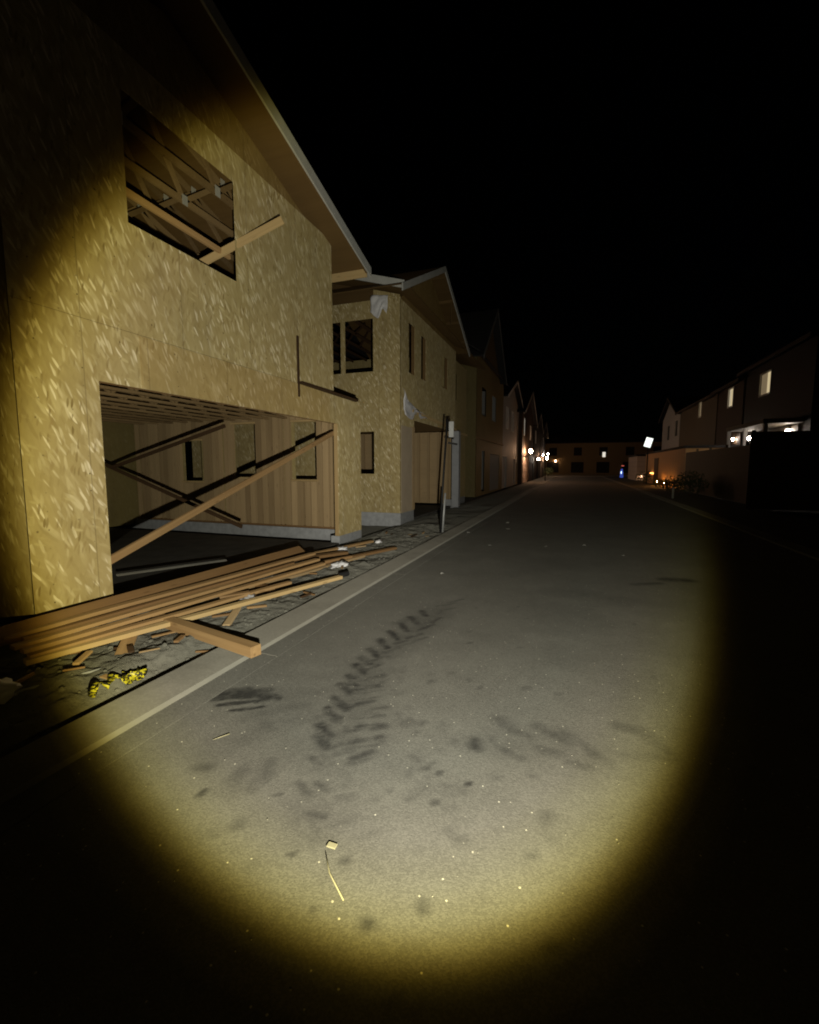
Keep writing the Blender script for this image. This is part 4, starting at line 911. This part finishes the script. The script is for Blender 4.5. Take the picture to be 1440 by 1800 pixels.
lum((-4.3, 4.7, .06), (-3.5, 4.58, .06), .09, .09, M['pine_dark'], 'brown cross timber under the middle of the pile')
bm = BM(); tube(bm, [(-2.93, 5.29, .13), (-2.885, 5.42, .13)], .035, 10); tag(recentre(obj('pipe_stub', bm, M['black'])), 'short black pipe stub at the end of the front timber', 'pipe')
tag(timber('trim_strip', (-5.55, 4.08, .19), (-4.90, 5.33, .19), .07, .02, M['kerb']), 'pale strip lying just inside the garage doorway behind the timber pile', 'strip')
rw = random.Random(21)
for k in range(26):
    y = 1.9 + 8.2 * rw.random() ** 1.2; x = rw.uniform(-3.75, -2.95) if y < 6 else rw.uniform(-4.2, -3.0)
    a = rw.uniform(0, 3.14); l = rw.uniform(.05, .26); z = dirt_z(x, y) + .02
    tag(timber('wood_scrap', (x, y, z), (x + l * math.cos(a), y + l * math.sin(a), z + rw.uniform(-.01, .02)), rw.uniform(.012, .05), rw.uniform(.008, .022), M[rw.choice(('lumber', 'pine_dark', 'dark_wood', 'stud'))], None), 'small loose wood scrap lying in the dirt between the timber pile and the kerb', 'wood scrap', 'small wood scraps in the dirt')
def scrap(c, rx, ry, rz_, seed, label):
    bm = BM(); blob(bm, c, rx, ry, rz_, seed, 3, .7, 2.3)
    for v in bm.verts: v.co.z = max(v.co.z, c[2] - rz_ * .4)
    tag(recentre(obj('plastic_scrap', bm, M['plastic'], None, True)), label, 'plastic scrap', 'white plastic scraps')
scrap((-3.46, 4.10, .06), .10, .11, .06, 1, 'crumpled white plastic scrap in the dirt beside the front timber')
scrap((-3.36, 6.05, .07), .12, .16, .06, 2, 'larger white plastic scrap beyond the end of the pile')
scrap((-4.0, 7.3, .06), .09, .12, .06, 3, 'small white plastic scrap near the garage jamb')
scrap((-3.75, 8.4, .05), .06, .10, .04, 4, 'tiny white plastic scrap farthest along the verge')
scrap((-3.66, 1.80, .05), .11, .10, .08, 6, 'pale lump at the dark left edge of the dirt')
# strap half in shadow; the shadow is put in by colouring that half black
bm = BM(); tube(bm, [(-3.62, 1.85, .025), (-3.50, 2.08, .035), (-3.40, 2.35, .03)], .012, 6); tag(recentre(obj('conduit', bm, M['white_wrap'], None, True)), 'thin pale conduit lying in the dirt', 'conduit')
bm = BM(); tube(bm, [(-3.40, 2.36, .03), (-3.30, 2.6, .035), (-3.23, 2.78, .03)], .016, 6); tag(recentre(obj('strap_shaded_half', bm, M['black'], None, True)), 'strap half with its shadow painted in black, following the pale conduit', 'strap')
# crumpled caution tape
def tape():
    bm = BM(); n = 60; a = []; rr = random.Random(2)
    for i in range(n + 1):
        s = i / n; x = -3.03 - .05 * math.sin(s * 5) + .035 * math.sin(s * 23); y = 1.98 + .38 * s + .02 * math.sin(s * 31); z = .045 + .035 * abs(math.sin(s * 13 + 1)) + .02 * math.sin(s * 37)
        ang_ = 1.0 * math.sin(s * 17) + .6 * math.sin(s * 9); w = .036
        dx, dz = math.cos(ang_) * w, math.sin(ang_) * w
        a.append((bm.verts.new((x - dx, y, max(.02, z - dz))), bm.verts.new((x + dx, y + .015, max(.02, z + dz)))))
    for p, q in zip(a, a[1:]): bm.faces.new([p[0], p[1], q[1], q[0]])
    o = obj('caution_tape', bm, M['tape'], None, True); s = o.modifiers.new('solid', 'SOLIDIFY'); s.thickness = .002
    tag(recentre(o), 'crumpled yellow and black caution tape beside the kerb', 'tape')
tape()
# small bits on the road
bm = BM(); box(bm, -.927, -.886, 1.515, 1.54, .004, .010, .001); tag(recentre(obj('wood_chip', bm, M['pale_chip'])), 'bright square wood chip on the road in the middle of the torch beam', 'chip')
bm = BM(); tube(bm, [(-.915, 1.49, .006), (-.85, 1.41, .007), (-.745, 1.33, .006)], [.002, .0035, .003], 5); tag(recentre(obj('straw_stalk', bm, M['pale_chip'], None, True)), 'pale bent stalk lying below the square wood chip', 'stalk')
bm = BM(); tube(bm, [(-1.935, 1.94, .006), (-1.885, 2.02, .006)], [.002, .004], 5); tag(recentre(obj('straw_stalk', bm, M['pale_chip'], None, True)), 'thin straw on the road below the dark smudge near the kerb', 'stalk')
def litter(x, y, s, label, seed):
    bm = BM(); rr = random.Random(seed); n = 6; c = bm.verts.new((x, y, .02)); rim = [bm.verts.new((x + s * rr.uniform(.6, 1.2) * math.cos(k * math.pi / 3), y + s * rr.uniform(.7, 1.4) * math.sin(k * math.pi / 3), rr.uniform(.004, .035))) for k in range(n)]
    for k in range(n): bm.faces.new([c, rim[k], rim[(k + 1) % n]])
    o = obj('paper_scrap', bm, M['trim']); sm = o.modifiers.new('solid', 'SOLIDIFY'); sm.thickness = .002
    tag(recentre(o), label, 'litter', 'pale scraps of litter on the dark road')
for i, (x, y, s, l) in enumerate([(-1.55, 8.96, .035, 'pale scrap on the road, leftmost of the far row'), (-.48, 9.21, .04, 'pale scrap on the road, second of the far row'), (.24, 9.61, .03, 'faint pale scrap, third of the far row'), (.87, 8.74, .035, 'pale scrap at the right end of the far row'),
        (-1.79, 6.32, .04, 'pale folded scrap on the road nearest the kerb line'), (-1.72, 12.76, .05, 'farthest pale scrap on the road'), (-1.53, 11.49, .05, 'pale scrap just before the farthest one'), (-3.15, 9.6, .05, 'pale scrap on the verge left of the steel post foot'), (-2.35, 10.6, .05, 'pale scrap in the gutter right of the steel post foot')]): litter(x, y, s, l, i)
# grit on the road and clods in the dirt
def grit():
    bm = BM(); rr = random.Random(9)
    for k in range(170):
        x, y = rr.uniform(-2.1, 3.0), 1.0 + 5.5 * rr.random() ** 1.4; s = rr.uniform(.0014, .0034) * (1.5 if rr.random() < .08 else 1)
        r = bmesh.ops.create_icosphere(bm, subdivisions=1, radius=1)
        f = [rr.uniform(.6, 1.3) for _ in range(3)]
        for v in r['verts']: v.co = Vector((x + v.co.x * s * f[0], y + v.co.y * s * f[1], s * .5 + v.co.z * s * f[2]))
    tag(obj('grit', bm, plain('pale_grit', (.27, .255, .215), .9, .5, 60)), 'loose pale grit scattered over the road', None, None, 'stuff')
    bm = BM()
    for k in range(520):
        x, y = rr.uniform(-4.3, -2.85), 1.3 + 9 * rr.random() ** 1.3; s = rr.uniform(.006, .022)
        blob(bm, (x, y, dirt_z(x, y) + s * .3), s, s, s * .8, k, 1, .5, 1.6)
    tag(obj('dirt_clods', bm, M['dirt']), 'clods and stones in the dirt beside the kerb', None, None, 'stuff')
grit()
